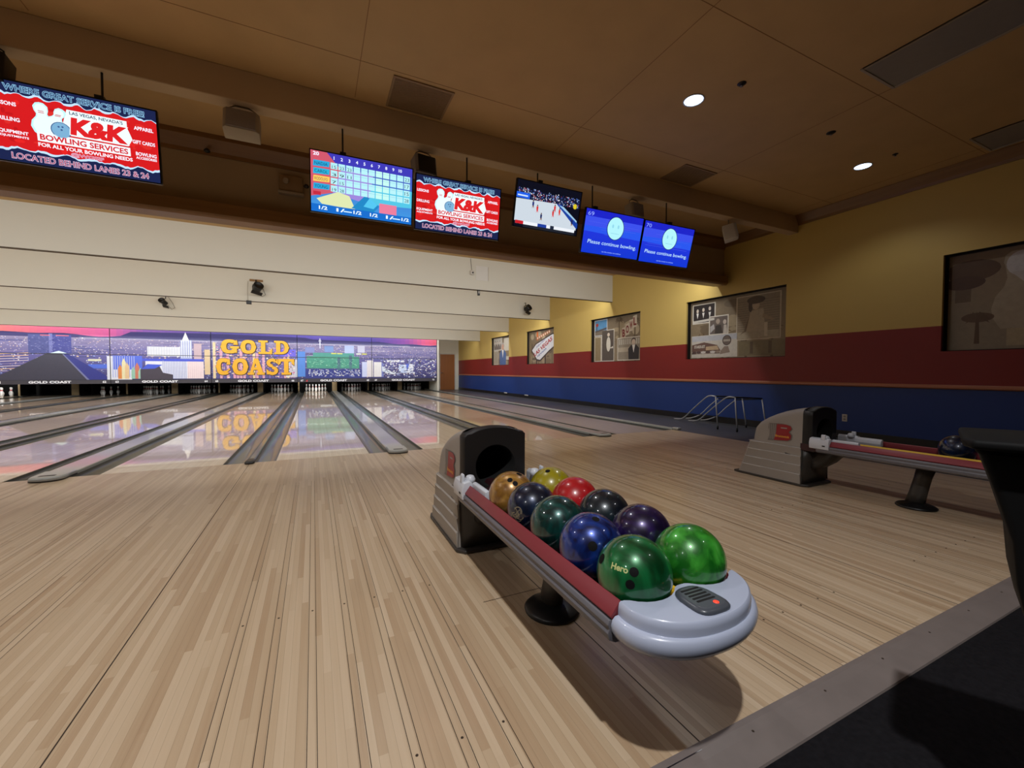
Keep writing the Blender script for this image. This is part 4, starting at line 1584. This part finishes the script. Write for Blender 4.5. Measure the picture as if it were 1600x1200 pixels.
bx_thing('sensor_box', 'small black sensor hanging under the black stage light on the wooden mount', 'sensor', (-2.60, BOARDS[1][0] - .001, 3.03),
         [('case', MB().box(-.06, .06, -.08, -.001, -.10, 0), M_['black'], .006), ('cable', MB().tube([(-.03, -.01, 0), (-.035, -.01, .3), (-.02, -.01, .55)], .004, 6), M_['spk'], 0)])
bx_thing('sensor_box', 'small black and white sensor at the lower edge of the first bulkhead', 'sensor', (2.82, BOARDS[0][0] - .001, 3.148),
         [('case', MB().box(-.03, .03, -.05, -.001, -.14, 0), M_['black'], .005), ('front_label', MB().box(-.014, .014, -.053, -.0505, -.09, -.03), M_['spkwhite'], 0)])
bx_thing('wall_camera', 'small white camera with a cable high on the first bulkhead', 'camera', (2.64, BOARDS[0][0] - .001, 3.62),
         [('case', MB().box(-.045, .045, -.06, -.001, -.11, 0), M_['spkwhite'], .012), ('lens', MB().lathe([(.018, -.075), (.02, -.062)], .012, 0, -.06, 14, ax='y'), M_['black'], 0),
          ('cable', MB().tube([(0, -.01, 0), (-.01, -.01, .12), (-.03, -.01, .30)], .004, 6), M_['black'], 0)])
bx_thing('paper_notice', 'white paper notice taped on the first bulkhead', 'notice', (2.90, BOARDS[0][0] - .001, 3.40),
         [('sheet', MB().box(-.14, .19, -.004, -.0005, 0, .36), M_['paper'], 0), ('edge_strip', MB().box(.19, .20, -.006, -.0005, 0, .36), M_['spk'], 0)])
# wall outlets
for (y, z, s_, lab) in ((-1.76, .245, 1, 'white power outlet low on the blue wall behind the right ball return'), (12.0, .06, .9, 'small white outlet cover low on the blue wall, farther one'), (9.9, .06, .9, 'small white outlet cover low on the blue wall, nearer one')):
    t = thing('wall_outlet', lab, 'outlet', (WX - .0165 if z < .1 else WX, y, z), 0, 'outlets on the blue wall')
    if s_ == 1:
        part('cover_plate', MB().box(-.006, -.0005, -.038, .038, 0, .12), M_['spkwhite'], t, .002)
        part('socket', MB().box(-.008, -.006, -.018, .018, .02, .052), M_['diffuser'], t)
        part('socket', MB().box(-.008, -.006, -.018, .018, .068, .10), M_['diffuser'], t)
    else:
        part('cover_plate', MB().box(-.012, -.0005, -.16, .16, 0, .04), M_['spkwhite'], t, .002)

# ================================================================== BALL RETURN
XC = -.045


def emblem(t, sx):
    """slanted B emblem plate on the shell side; local frame: Y-Z plane at x = sx"""
    pass


RA = R(-.8)
PIV = Vector((-.05, -4.85, 0))


def rackpos(dx, y, z=0, xoff=0.0, ra=None):
    ra = RA if ra is None else ra
    X, Y = dx, y + 4.85
    return Vector((PIV.x + xoff + X * math.cos(ra) - Y * math.sin(ra), PIV.y + X * math.sin(ra) + Y * math.cos(ra), z))


def ball_return(lab, xoff, ra):
    t = thing('ball_return', lab, 'ball return', rackpos(0, 0, 0, xoff, ra), ra, 'ball returns on the approach')

    def hw(z):          # half width of shell by height
        return .207 - .022 * max(0, z) / .74
    # dark base plate
    out = [(-.222, -2.72), (-.205, -2.66), (.205, -2.66), (.222, -2.72), (.222, -3.36), (.18, -3.41), (-.18, -3.41), (-.222, -3.36)]
    part('base_plate', MB().prism(out, .001, .022, 'z'), M_['housing'], t, .006)

    # rear shell: loft along y of arch sections.  profile (y, top z)
    def section(y, ztop, zb, grow=0.0):
        pts = []
        n_ = 9
        for k in range(n_):
            z = zb + (ztop - .05 - zb) * k / (n_ - 1)
            pts.append((-(hw(z) + grow), y, z))
        w1 = hw(ztop - .05) + grow
        for k in range(1, 12):
            a = math.pi * k / 12
            c_, s_ = math.cos(a), math.sin(a)
            pts.append((-w1 * (abs(c_) ** .55) * (1 if c_ > 0 else -1), y, ztop - .05 + .05 * abs(s_) ** .6 + .012 * math.sin(a)))
        for k in range(n_):
            z = ztop - .05 + (zb - ztop + .05) * k / (n_ - 1)
            pts.append((hw(z) + grow, y, z))
        return pts
    topc = [(-2.88, .45), (-2.895, .52), (-2.93, .565), (-3.0, .612), (-3.08, .652), (-3.16, .684), (-3.24, .708), (-3.305, .722), (-3.35, .730)]
    mb = MB()
    rows = [section(y, z, .36) for y, z in topc]
    mb.grid(rows, 0, False, True)
    b0 = rows[0]
    mb.face(list(b0), 0)
    part('upper_shell', mb, M_['shell'], t, merge=True)
    # louvered lower block
    mb = MB()
    yb = [(-2.70, .022), (-2.735, .115), (-2.765, .2), (-2.79, .285), (-2.815, .365)]
    for k in range(4):
        (y0, z0), (y1, z1) = yb[k], yb[k + 1]
        for s in (1,):
            zt = z1 - .006
            g0, g1 = .0, .012
            secs = []
            for z, g, yy in ((z0, .004, y0), (zt, .013, y1 - .004), (z1, .006, y1)):
                w_ = hw(z) + g
                secs.append([(-w_, -3.345, z), (-w_, yy - .03, z), (-w_ + .03, yy, z), (w_ - .03, yy, z), (w_, yy - .03, z), (w_, -3.345, z)])
            mb.grid(secs, 0, True, False, k == 0, True)
    o = part('louvred_base', mb, M_['shell'], t)
    # lips
    mb = MB()
    for k in range(1, 5):
        y1, z1 = yb[k]
        w_ = hw(z1) + .0145
        L0 = -3.10 + .02 * k
        for s in (-1, 1):
            mb.tube([(s * w_, y1 - .035, z1 - .006), (s * (w_ - .001), (y1 + L0) / 2, z1 - .007), (s * (w_ - .007), L0 - (.10 if k == 4 else 0), z1 - .008)], [.0035, .0032, .001], 6)
        mb.tube([(-w_ + .028, y1 + .001, z1 - .006), (w_ - .028, y1 + .001, z1 - .006)], .0035, 6)
    part('louvre_lips', mb, M_['shelllip'], t)

    # front housing with round opening
    def fo(k, n_, inset=0.0):
        # outline of face; angle from centre (0,.50)
        a = 2 * math.pi * k / n_
        c_, s_ = math.cos(a), math.sin(a)
        # intersect ray with outline: sides x=+-w, bottom z=.36, arch top
        w_ = .198 - inset
        best = 9
        if abs(c_) > 1e-6:
            best = w_ / abs(c_)
        if s_ < -1e-6:
            best = min(best, (.14 - inset) / -s_)
        if s_ > 1e-6:
            for _ in range(6):
                x = min(best, .26 / s_) * c_
                top = .215 + .036 * (1 - (x / .198) ** 2) - inset
                best = min(best, top / s_)
        return (best * c_, .50 + best * s_)
    n_ = 72
    oc = (.0, .515)
    mb = MB()
    ro = .128
    rings = []
    ringY = [(-3.362, 0.0), (-3.430, 0.0), (-3.437, .007)]
    for y, ins in ringY:
        rings.append([(fo(k, n_, ins)[0], y, fo(k, n_, ins)[1]) for k in range(n_)])
    for r_, y in ((ro, -3.437), (ro - .006, -3.430), (ro - .008, -3.12)):
        rings.append([(r_ * math.cos(2 * math.pi * k / n_), y, oc[1] - .0 + r_ * math.sin(2 * math.pi * k / n_)) for k in range(n_)])
    mb.grid(rings[:3], 0, True, True)
    mb.grid(rings[2:4], 0, True, False)
    mb.grid(rings[3:], 1, True, True)
    mb.face(rings[-1], 1)
    part('front_housing', mb, [M_['faceblack'], M_['pit']], t)
    # seam strip between shell and housing
    secs = [section(-3.350, .732, .03, .002), section(-3.362, .732, .03, .002)]
    mb = MB().grid(secs, 0, False, True)
    part('seam_strip', mb, M_['black'], t)
    # lower front body, tapering back
    mb = MB()
    secs = []
    for z, yf, w_ in ((.024, -3.365, .200), (.12, -3.375, .199), (.24, -3.39, .197), (.365, -3.42, .194)):
        secs.append([(-w_ - .008, -3.20, z), (-w_ - .004, yf + .05, z), (-w_ * .88, yf, z), (w_ * .88, yf, z), (w_ + .004, yf + .05, z), (w_ + .008, -3.20, z)])
    mb.grid(secs, 0, True, True, True, True)
    part('lower_body', mb, M_['housing'], t)
    # chute bulge under the rack
    mb = MB()
    secs = []
    for y, z0 in ((-3.33, .14), (-3.42, .17), (-3.50, .23), (-3.56, .30), (-3.58, .35)):
        secs.append([(-.12, y, .36), (-.115, y, z0 + .03), (-.09, y, z0), (.09, y, z0), (.115, y, z0 + .03), (.12, y, .36)])
    mb.grid(secs, 0, True, True, True, True)
    part('under_chute', mb, M_['housing'], t)

    # emblem on both sides: grey recessed tag, red B, gold script
    for s in (-1, 1):
        xx = lambda z: s * (hw(z) + .0012)
        nx = s * .001

        def q(y, z, L):
            return (xx(z) + nx * L, y, z)
        mb = MB()
        # plate outline (y decreasing = towards the rack)
        P = [(-3.03, .565), (-3.10, .568), (-3.16, .572), (-3.24, .560), (-3.262, .53), (-3.235, .497), (-3.262, .47), (-3.255, .425), (-3.22, .405), (-3.02, .392), (-3.04, .47), (-3.025, .52)]
        for L_, sc in ((1, 1.0),):
            mb.face([q(y, z, L_) for y, z in P], 0)
        for k in range(4):
            y0 = -3.035 - k * .018
            mb.face([q(y0, .56, 2), q(y0 - .006, .56, 2), q(y0 - .004, .41, 2), q(y0 + .002, .41, 2)], 1)
        part('emblem_plate', mb, [M_['emblemgrey'], M_['shell']], t)
        mb = MB()
        B = [(-3.11, .563), (-3.20, .566), (-3.245, .552), (-3.252, .525), (-3.225, .497), (-3.252, .465), (-3.245, .428), (-3.215, .412), (-3.085, .402), (-3.105, .48)]
        mb.face([q(y, z, 4) for y, z in B], 0)
        mb.face([q(y, z, 0) for y, z in B], 0)
        # gap notch lines of the B
        for (y0, y1, z0, z1) in ((-3.15, -3.21, .525, .535), ):
            mb.face([q(y0, z0, 5), q(y1, z0, 5), q(y1, z1, 5), q(y0, z1, 5)], 1)
        part('letter_emblem', mb, [M_['brandred'], M_['shell']], t)
        vs, fs, (x0, x1, y0_, y1_) = text_mesh('Brunswick', .02)
        mb = MB()
        sc = .135 / (x1 - x0)
        for f in fs:
            pts = []
            for i_ in f:
                u_, v_ = (vs[i_][0] - (x0 + x1) / 2) * sc, (vs[i_][1] - y0_) * sc
                # left side is read looking +x: right = -y
                yy = -3.168 - u_ * (1 if s < 0 else -1)
                zz = .436 + v_
                pts.append(q(yy, zz, 6))
            mb.face(pts, 0)
        part('maker_script', mb, M_['gold'], t)

    # rack rails
    y0, y1 = -3.44, -4.843
    for s in (-1, 1):
        red = [(s * .210, .459), (s * .217, .463), (s * .247, .424), (s * .241, .415), (s * .206, .416)]
        grey = [(s * .241, .414), (s * .250, .416), (s * .256, .403), (s * .250, .390), (s * .256, .380), (s * .250, .360), (s * .23, .350), (s * .19, .350), (s * .19, .414)]
        if s > 0:
            red = red[::-1]
            grey = grey[::-1]
        part('cushion_rail', MB().prism(red, y1 + (.03 if s > 0 else 0), -3.56, 'y'), M_['railred'], t, .002)
        part('metal_rail', MB().prism(grey, y1, -3.50, 'y'), M_['railgrey'], t, .002)
    # bed with two tracks
    bp = [(-.205, .41), (-.185, .392), (-.15, .381), (-.11, .3765), (-.07, .381), (-.035, .398), (-.020, .418), (-.014, .420), (.014, .420), (.020, .418), (.035, .398), (.07, .381), (.11, .3765), (.15, .381), (.185, .392), (.205, .41), (.205, .345), (-.205, .345)]
    part('ball_bed', MB().prism(bp, y1 - .02, y0 + .1, 'y', 0, False), M_['bed'], t)
    part('track_divider', MB().prism([(-.012, .4203), (-.011, .434), (-.006, .443), (.006, .443), (.011, .434), (.012, .4203)], y1, y0 - .24, 'y'), M_['stripyellow'], t)
    # white guides at the hood
    for s in (-1, 1):
        pf = [(s * .200, .385), (s * .260, .388), (s * .264, .44), (s * .252, .478), (s * .215, .486), (s * .200, .470)]
        mb = MB().prism(pf if s < 0 else pf[::-1], -3.605, -3.445, 'y')
        mb.prism([(s * .236, .47), (s * .256, .47), (s * .252, .515), (s * .243, .522), (s * .236, .515)][:: (1 if s < 0 else -1)], -3.575, -3.54, 'y')
        mb.lathe([(.0, .465), (.026, .468), (.03, .485), (.02, .505), (0, .510)], s * .20, -3.555, 0, 14)
        g = part('guide_bracket', mb, M_['whitepl'], t, .006, 3)
        part('lock_slot', MB().box(min(s * .2625, s * .2655), max(s * .2625, s * .2655), -3.578, -3.556, .415, .425), M_['black'], g)
        mb = MB().prism([(s * .205, .42), (s * .166, .415), (s * .158, .44), (s * .166, .468), (s * .188, .482), (s * .204, .476)][:: (1 if s < 0 else -1)], -3.80, -3.602, 'y')
        part('guide_sleeve', mb, M_['whitepl'], t, .004, 3)

    # pedestal
    mb = MB()
    secs = []
    for k, (z, r_, dy) in enumerate(((.03, .050, 0), (.12, .045, -.02), (.24, .043, -.045), (.345, .048, -.07))):
        secs.append([(r_ * math.cos(2 * math.pi * j / 20), -4.10 + dy + r_ * 1.25 * math.sin(2 * math.pi * j / 20), z) for j in range(20)])
    mb.grid(secs, 0, True, True, True, True)
    part('pedestal_column', mb, M_['housing'], t)
    mb = MB()
    secs = [[(a * math.cos(2 * math.pi * j / 32), -4.11 + b * math.sin(2 * math.pi * j / 32), z) for j in range(32)] for a, b, z in ((.122, .125, .001), (.125, .128, .010), (.115, .118, .020), (.08, .085, .034), (.05, .05, .045))]
    mb.grid(secs, 0, True, True, True, True)
    part('pedestal_foot', mb, M_['black'], t)
    # end cap
    N = 40
    cy = -4.845

    def arc(a, b, z, flat=.0):
        o_ = []
        for k in range(N + 1):
            th = math.pi * k / N
            c_, s_ = math.cos(th), math.sin(th)
            e = .93
            o_.append((-a * (abs(c_) ** e) * (1 if c_ > 0 else -1) - .028 * s_, cy - b * (s_ ** .97), z))
        return o_
    # inner scalloped edge around the two last balls (left to right reversed)
    def inner(z, r_):
        o_ = []
        for cx in (.11, -.11):
            for k in range(13):
                th = R(-20 - 140 * k / 12)
                o_.append((cx + r_ * math.cos(th), -4.775 + r_ * math.sin(th), z))
        return o_
    deck_in = inner(.462, .1125)
    deck_in = [(p[0], min(p[1], -4.846), p[2]) for p in deck_in]
    deck_in = [(.214, -4.846, .462)] + deck_in + [(-.214, -4.846, .462)]
    mb = MB()
    top = arc(.216, .160, .462)
    mb.face(top + deck_in, 0)
    mb.grid([arc(.216, .160, .462), arc(.221, .165, .458), arc(.224, .167, .444), arc(.224, .167, .42)], 0, False, True)
    mb.grid([[(p[0], p[1], .462) for p in deck_in], [(p[0], p[1], .385) for p in deck_in]], 0, False, True)
    for s in (-1, 1):
        e = [(s * .216, cy, .462), (s * .221, cy, .458), (s * .224, cy, .42), (s * .214, cy - .001, .385), (s * .214, cy - .001, .462)]
        mb.face(e, 0)
    cap = part('cap_deck', mb, M_['capwhite'], t)
    mb = MB()
    prof = [(.222, .164, .426), (.234, .171, .425), (.243, .177, .417), (.247, .180, .403), (.245, .177, .388), (.236, .168, .372), (.21, .145, .358), (.14, .09, .350), (.02, .02, .349)]
    mb.grid([arc(a, b, z) for a, b, z in prof], 0, False, True)
    for s in (0, -1):
        mb.face([arc(a, b, z)[s] for a, b, z in prof], 0)
    part('cap_bumper', mb, M_['capwhite'], t)
    # control button panel
    mb = MB()
    bc = (-.019, -4.934)
    secs = []
    for sx_, z in ((1.0, .4625), (1.0, .467), (.93, .472), (.8, .4745)):
        ring = []
        for k in range(36):
            th = 2 * math.pi * k / 36
            c_, s_ = math.cos(th), math.sin(th)
            e = 2 / 3.2
            ring.append((bc[0] + .056 * sx_ * abs(c_) ** e * (1 if c_ > 0 else -1) * (1 - .14 * s_), bc[1] + .063 * sx_ * abs(s_) ** e * (1 if s_ > 0 else -1), z))
        secs.append(ring)
    mb.grid(secs, 0, True, True, True, True)
    b_ = part('control_panel', mb, M_['button'], t)
    for k in range(5):
        yy = bc[1] + .038 - k * .0135
        part('air_slot', MB().prism([(bc[0] - .031, yy - .0035), (bc[0] + .031, yy - .0035), (bc[0] + .033, yy), (bc[0] + .031, yy + .0035), (bc[0] - .031, yy + .0035), (bc[0] - .033, yy)], .4744, .4752, 'z'), M_['blackm'], b_)
    part('button_light', MB().lathe([(.0075, .4744), (.0075, .4754), (0, .4757)], bc[0] + .014, bc[1] - .036, 0, 14), M_['redlight'], b_)
    # anti-slip bolts on the underside
    return t


ball_return('grey ball return with red rails carrying ten bowling balls, in the foreground', 0, RA)
ball_return('grey ball return with yellow centre strip, nearly empty, near the blue wall', PITCHX + .01, 0)

# ================================================================== BOWLING BALLS


def ballmat(name, c1, c2, scale=3.0, dist=1.5, rough=.12, lo=.38, hi=.62, metal=.0, c3=None):
    m, nt, b = newmat(name)
    co = objco(nt)
    n1 = nd(nt, 'ShaderNodeTexNoise')
    n1.inputs['Scale'].default_value = scale
    n1.inputs['Detail'].default_value = 5
    n1.inputs['Distortion'].default_value = dist
    nt.links.new(co, n1.inputs['Vector'])
    rp = nd(nt, 'ShaderNodeValToRGB')
    rp.color_ramp.elements[0].color = (*lin(c1), 1)
    rp.color_ramp.elements[0].position = lo
    rp.color_ramp.elements[1].color = (*lin(c2), 1)
    rp.color_ramp.elements[1].position = hi
    if c3:
        e = rp.color_ramp.elements.new(min(.95, hi + .12))
        e.color = (*lin(c3), 1)
    nt.links.new(n1.outputs[0], rp.inputs[0])
    nt.links.new(rp.outputs[0], b.inputs['Base Color'])
    b.inputs['Roughness'].default_value = rough + .2
    b.inputs['Metallic'].default_value = metal
    b.inputs['Coat Weight'].default_value = 1
    b.inputs['Coat Roughness'].default_value = .015
    return m


BR = .1085
bs = MB()
rows = []
for i in range(1, 32):
    a = math.pi * i / 32
    rows.append([(BR * math.sin(a) * math.cos(2 * math.pi * k / 56), BR * math.sin(a) * math.sin(2 * math.pi * k / 56), BR * math.cos(a)) for k in range(56)])
bs.grid(rows, 0, True, True)
bs.grid([rows[0], [(0, 0, BR)] * 56], 0, True, True)
bs.grid([[(0, 0, -BR)] * 56, rows[-1]], 0, True, True)


def hole_mesh(r_):
    mb = MB()
    rr = []
    for q in (1.25, 1.0, .97, .5, .01):
        rr.append([(r_ * q * math.cos(2 * math.pi * k / 20), r_ * q * math.sin(2 * math.pi * k / 20), math.sqrt(BR ** 2 - (r_ * q) ** 2) + (.0002 if q > 1.1 else .0005)) for k in range(20)])
    mb.grid(rr[1:], 0, True, True)
    return mb.mesh('finger_hole', [M_['deepblack']])


HOLE = hole_mesh(.0125)
THUMB = hole_mesh(.0150)


def decal_text(s_, size, m, bold=.02):
    vs, fs, (x0, x1, y0, y1) = text_mesh(s_, bold)
    sc = size / (x1 - x0)
    mb = MB()
    for f in fs:
        pts = []
        for i_ in f:
            x, y = (vs[i_][0] - (x0 + x1) / 2) * sc, (vs[i_][1] - (y0 + y1) / 2) * sc
            pts.append((x, y, math.sqrt(BR ** 2 - x * x - y * y) + .0006))
        mb.face(pts)
    return mb.mesh('logo', [m])


def swirl(n_, r_, m, seed):
    rg = random.Random(seed)
    mb = MB()
    for k in range(n_):
        cx, cy_ = rg.uniform(-r_, r_), rg.uniform(-r_, r_)
        rr, a0, da = rg.uniform(.3, .8) * r_, rg.uniform(0, 6), rg.uniform(1.5, 4)
        for j in range(10):
            q = []
            for (t_, w_) in ((j, 1), (j + 1, 1), (j + 1, .82), (j, .82)):
                a = a0 + da * t_ / 10
                x, y = cx * .5 + rr * w_ * math.cos(a), cy_ * .5 + rr * w_ * math.sin(a)
                q.append((x, y, math.sqrt(BR ** 2 - x * x - y * y) + .0006))
            mb.face(q)
    return mb.mesh('logo', [m])


def ball(x, y, z, m, lab, holes=(), logo=None, r0=(0, 0, 0), xoff=0, ra=None):
    """x, y in the rack's own frame; holes: directions (world) of hole centres"""
    x, y, z = rackpos(x, y, z, xoff, ra)
    t = thing('bowling_ball', lab, 'bowling ball', (x, y, z), 0, 'bowling balls on the ball returns')
    me = bs.mesh('ball_body', [m], merge=True)
    for p in me.polygons:
        p.use_smooth = True
    o = link('ball_body', me, t)
    o.rotation_euler = r0
    for d_, big in holes:
        v = Vector(d_).normalized()
        q = v.to_track_quat('Z', 'Y')
        h = link('finger_hole', THUMB if big else HOLE, t)
        h.rotation_mode = 'QUATERNION'
        h.rotation_quaternion = q
    if logo:
        lm, d_, roll = logo
        v = Vector(d_).normalized()
        q = v.to_track_quat('Z', 'Y')
        # make the writing upright as seen by the camera
        h = link('logo', lm, t)
        h.rotation_mode = 'QUATERNION'
        h.rotation_quaternion = q @ Matrix.Rotation(roll, 3, 'Z').to_quaternion()
    return t


BY = [-4.775 + .2178 * k for k in range(5)]
BZ = .3765 + BR + .0008
gilt = mat('logo_gilt', (190, 196, 130), .4)
silver = mat('logo_silver', (120, 122, 126), .4)
tanl = mat('logo_tan', (126, 116, 96), .4)
m_g1 = ballmat('ball_green_dark', (4, 58, 26), (20, 122, 66), 6, 1.6, .12, .35, .65, .3, (70, 160, 80))
m_g2 = ballmat('ball_green_light', (16, 96, 20), (60, 160, 50), 14, .8, .14, .38, .6, .15, (84, 180, 74))
m_b = ballmat('ball_blue', (8, 18, 66), (20, 60, 150), 8, 2.0, .12, .4, .66, .35, (40, 110, 220))
m_p = ballmat('ball_purple', (18, 8, 40), (46, 18, 92), 8, 1.5, .12, .4, .7, .3)
m_t = ballmat('ball_teal', (4, 34, 34), (12, 76, 70), 7, 2.6, .12, .42, .66, .35, (30, 130, 120))
m_dt = ballmat('ball_dark_teal', (6, 14, 26), (10, 40, 48), 6, 1.5, .12, .4, .7, .2)
m_n = ballmat('ball_navy', (6, 14, 34), (14, 40, 76), 7, 1.5, .12, .42, .7, .25)
m_r = ballmat('ball_red', (150, 8, 18), (186, 14, 26), 4, .5, .12)
m_y = ballmat('ball_yellow', (132, 122, 6), (160, 146, 14), 4, .5, .12)
m_br = ballmat('ball_brown', (112, 72, 26), (172, 128, 58), 9, 2.5, .12, .35, .65, .2, (196, 158, 90))
hero = decal_text('Hero', .050, gilt, .03)
XL, XR = -.11, .11
ball(XL, BY[0], BZ, m_g1, 'marbled green ball with three finger holes, front left on the rack',
     [((-.846, .316, .43), True), ((-.599, -.668, .442), False), ((-.725, -.672, .151), False)], (hero, (-.80, -.36, .458), 0))
ball(XR, BY[0], BZ, m_g2, 'bright green ball at the front right of the rack', [((.4, .8, .4), False)])
ball(XL, BY[1], BZ, m_b, 'shiny blue ball, second from the front in the left row', [((-.053, -.327, .944), False), ((-.503, -.789, .352), True)], (swirl(7, .020, silver, 5), (-.071, -.994, .088), 0))
ball(XR, BY[1], BZ, m_p, 'dark purple ball, second from the front in the right row', [((.5, .4, .6), False)])
ball(XL, BY[2], BZ, m_t, 'dark teal swirled ball in the middle of the left row', [((.5, .4, .6), False)], (swirl(6, .016, m_dt, 9), (-.493, -.284, .822), 0))
ball(XR, BY[2], BZ, m_dt, 'nearly black ball between the red ball and the dark purple ball', [((-.13, -.5, .85), False)])
ball(XL, BY[3], BZ, m_n, 'navy blue ball with a scribbled tan logo, between the brown and teal balls', [((.3, .5, .6), False)], (swirl(11, .028, tanl, 3), (-.895, -.442, -.02), 0))
ball(XR, BY[3], BZ, m_r, 'plain bright red ball in the right row', [((.5, .6, .5), False)])
ball(XL, BY[4], BZ, m_br, 'marbled brown ball with finger holes facing up, next to the dark opening',
     [((-.317, -.53, .786), False), ((-.158, -.731, .664), False), ((.258, -.273, .927), True)])
ball(XR, BY[4], BZ, m_y, 'olive yellow ball at the back of the right row', [((-.32, -.244, .915), False)], (swirl(3, .010, silver, 2), (.051, -.636, .77), 0))
ball(.11, -4.30, BZ, m_n, 'dark blue ball on the far ball return, beside the black console', [((-.5, -.5, .6), False)], None, (0, 0, 0), PITCHX + .01, 0)

# ================================================================== BOWLING RAMPS


def ramp(x, y, lab):
    t = thing('bowling_ramp', lab, 'bowling ramp', (x, y, -.044), 0, 'tubular bowling ramps by the blue wall')
    r_ = .0125
    front = [(-.07, .0, .645), (-.09, .14, .645), (-.02, .36, .53), (.17, .80, .28), (.32, 1.08, .13), (.46, 1.34, .045), (.56, 1.62, .016)]
    back = [(.70, .55, .55), (.74, .80, .37), (.80, 1.08, .16), (.86, 1.36, .05), (.88, 1.56, .016)]

    def smooth(p):
        o_ = []
        for i in range(len(p) - 1):
            a, b, c, d = (Vector(p[max(i - 1, 0)]), Vector(p[i]), Vector(p[i + 1]), Vector(p[min(i + 2, len(p) - 1)]))
            for k in range(4):
                u = k / 4
                o_.append(.5 * ((2 * b) + (c - a) * u + (2 * a - 5 * b + 4 * c - d) * u * u + (3 * b - a - 3 * c + d) * u ** 3))
        return o_ + [Vector(p[-1])]
    part('ball_rail', MB().tube(smooth(front), r_, 10), M_['tube'], t)
    part('ball_rail', MB().tube(smooth(back), r_, 10), M_['tube'], t)
    for a, b in (((-.07, 0, .645), (0, 0, .05)), ((.70, .0, .60), (.74, -.07, .05))):
        g = part('leg', MB().tube([a, b], r_, 10), M_['tube'], t)
        part('rubber_foot', MB().lathe([(.016, .001), (.019, .03), (.014, .07)], b[0], b[1], 0, 12), M_['black'], g)
    part('top_bar_shaded_rail', MB().tube([(-.07, 0, .65), (.70, 0, .605)], .014, 8), M_['black'], t)
    part('top_bar_shaded_rail', MB().tube([(.70, 0, .60), (.70, .55, .55)], .014, 8), M_['black'], t)  # upper end of the wall-side rail, coloured black for its shade
    part('cross_bar', MB().tube([front[4], back[2]], .009, 8), M_['black'], t)


ramp(6.11, -.09, 'tubular bowling ramp against the blue wall, the farther of the two nested ramps')
ramp(6.13, -.49, 'tubular bowling ramp against the blue wall, nearer one beside the right ball return')

# ================================================================== SCORING CONSOLE at the right picture edge
def console():
    # front-right of the camera, set nearer so its shadow misses the wood
    t = thing('scoring_console', 'black scoring console cut off by the right edge of the picture', 'console', (.2165, -5.4247, -.011), R(-65))
    # local x runs away to the right of the picture, y away from the viewer
    mb = MB()
    secs = []
    for z, dx in ((.937, -.074), (.922, -.060), (.838, -.035), (.754, -.013), (.674, -.006), (.607, .007), (.488, .049), (.376, .098), (.20, .15), (.061, .16)):
        secs.append([(dx, .014, z), (.52, 0, z), (.52, .25, z), (dx + .02, .21, z)])
    mb.grid(secs, 0, True, False, True, True)
    part('pedestal_body', mb, M_['deepblack'], t, .012, 3)
    part('foot_plate', MB().box(.10, .58, -.04, .32, .001, .06), M_['black'], t, .01)
    mb = MB().prism([(-.086, .014), (-.078, -.028), (.60, -.06), (.60, .30), (-.063, .24)], .938, .957, 'z')
    part('console_top', mb, M_['deepblack'], t, .007, 3)
    part('keyboard_tray', MB().box(.10, .48, .02, .22, .958, .975), M_['blackm'], t, .006)
    part('tilted_display', MB().box(.24, .46, -.012, .0, .82, .92), M_['button'], t, .004)


console()
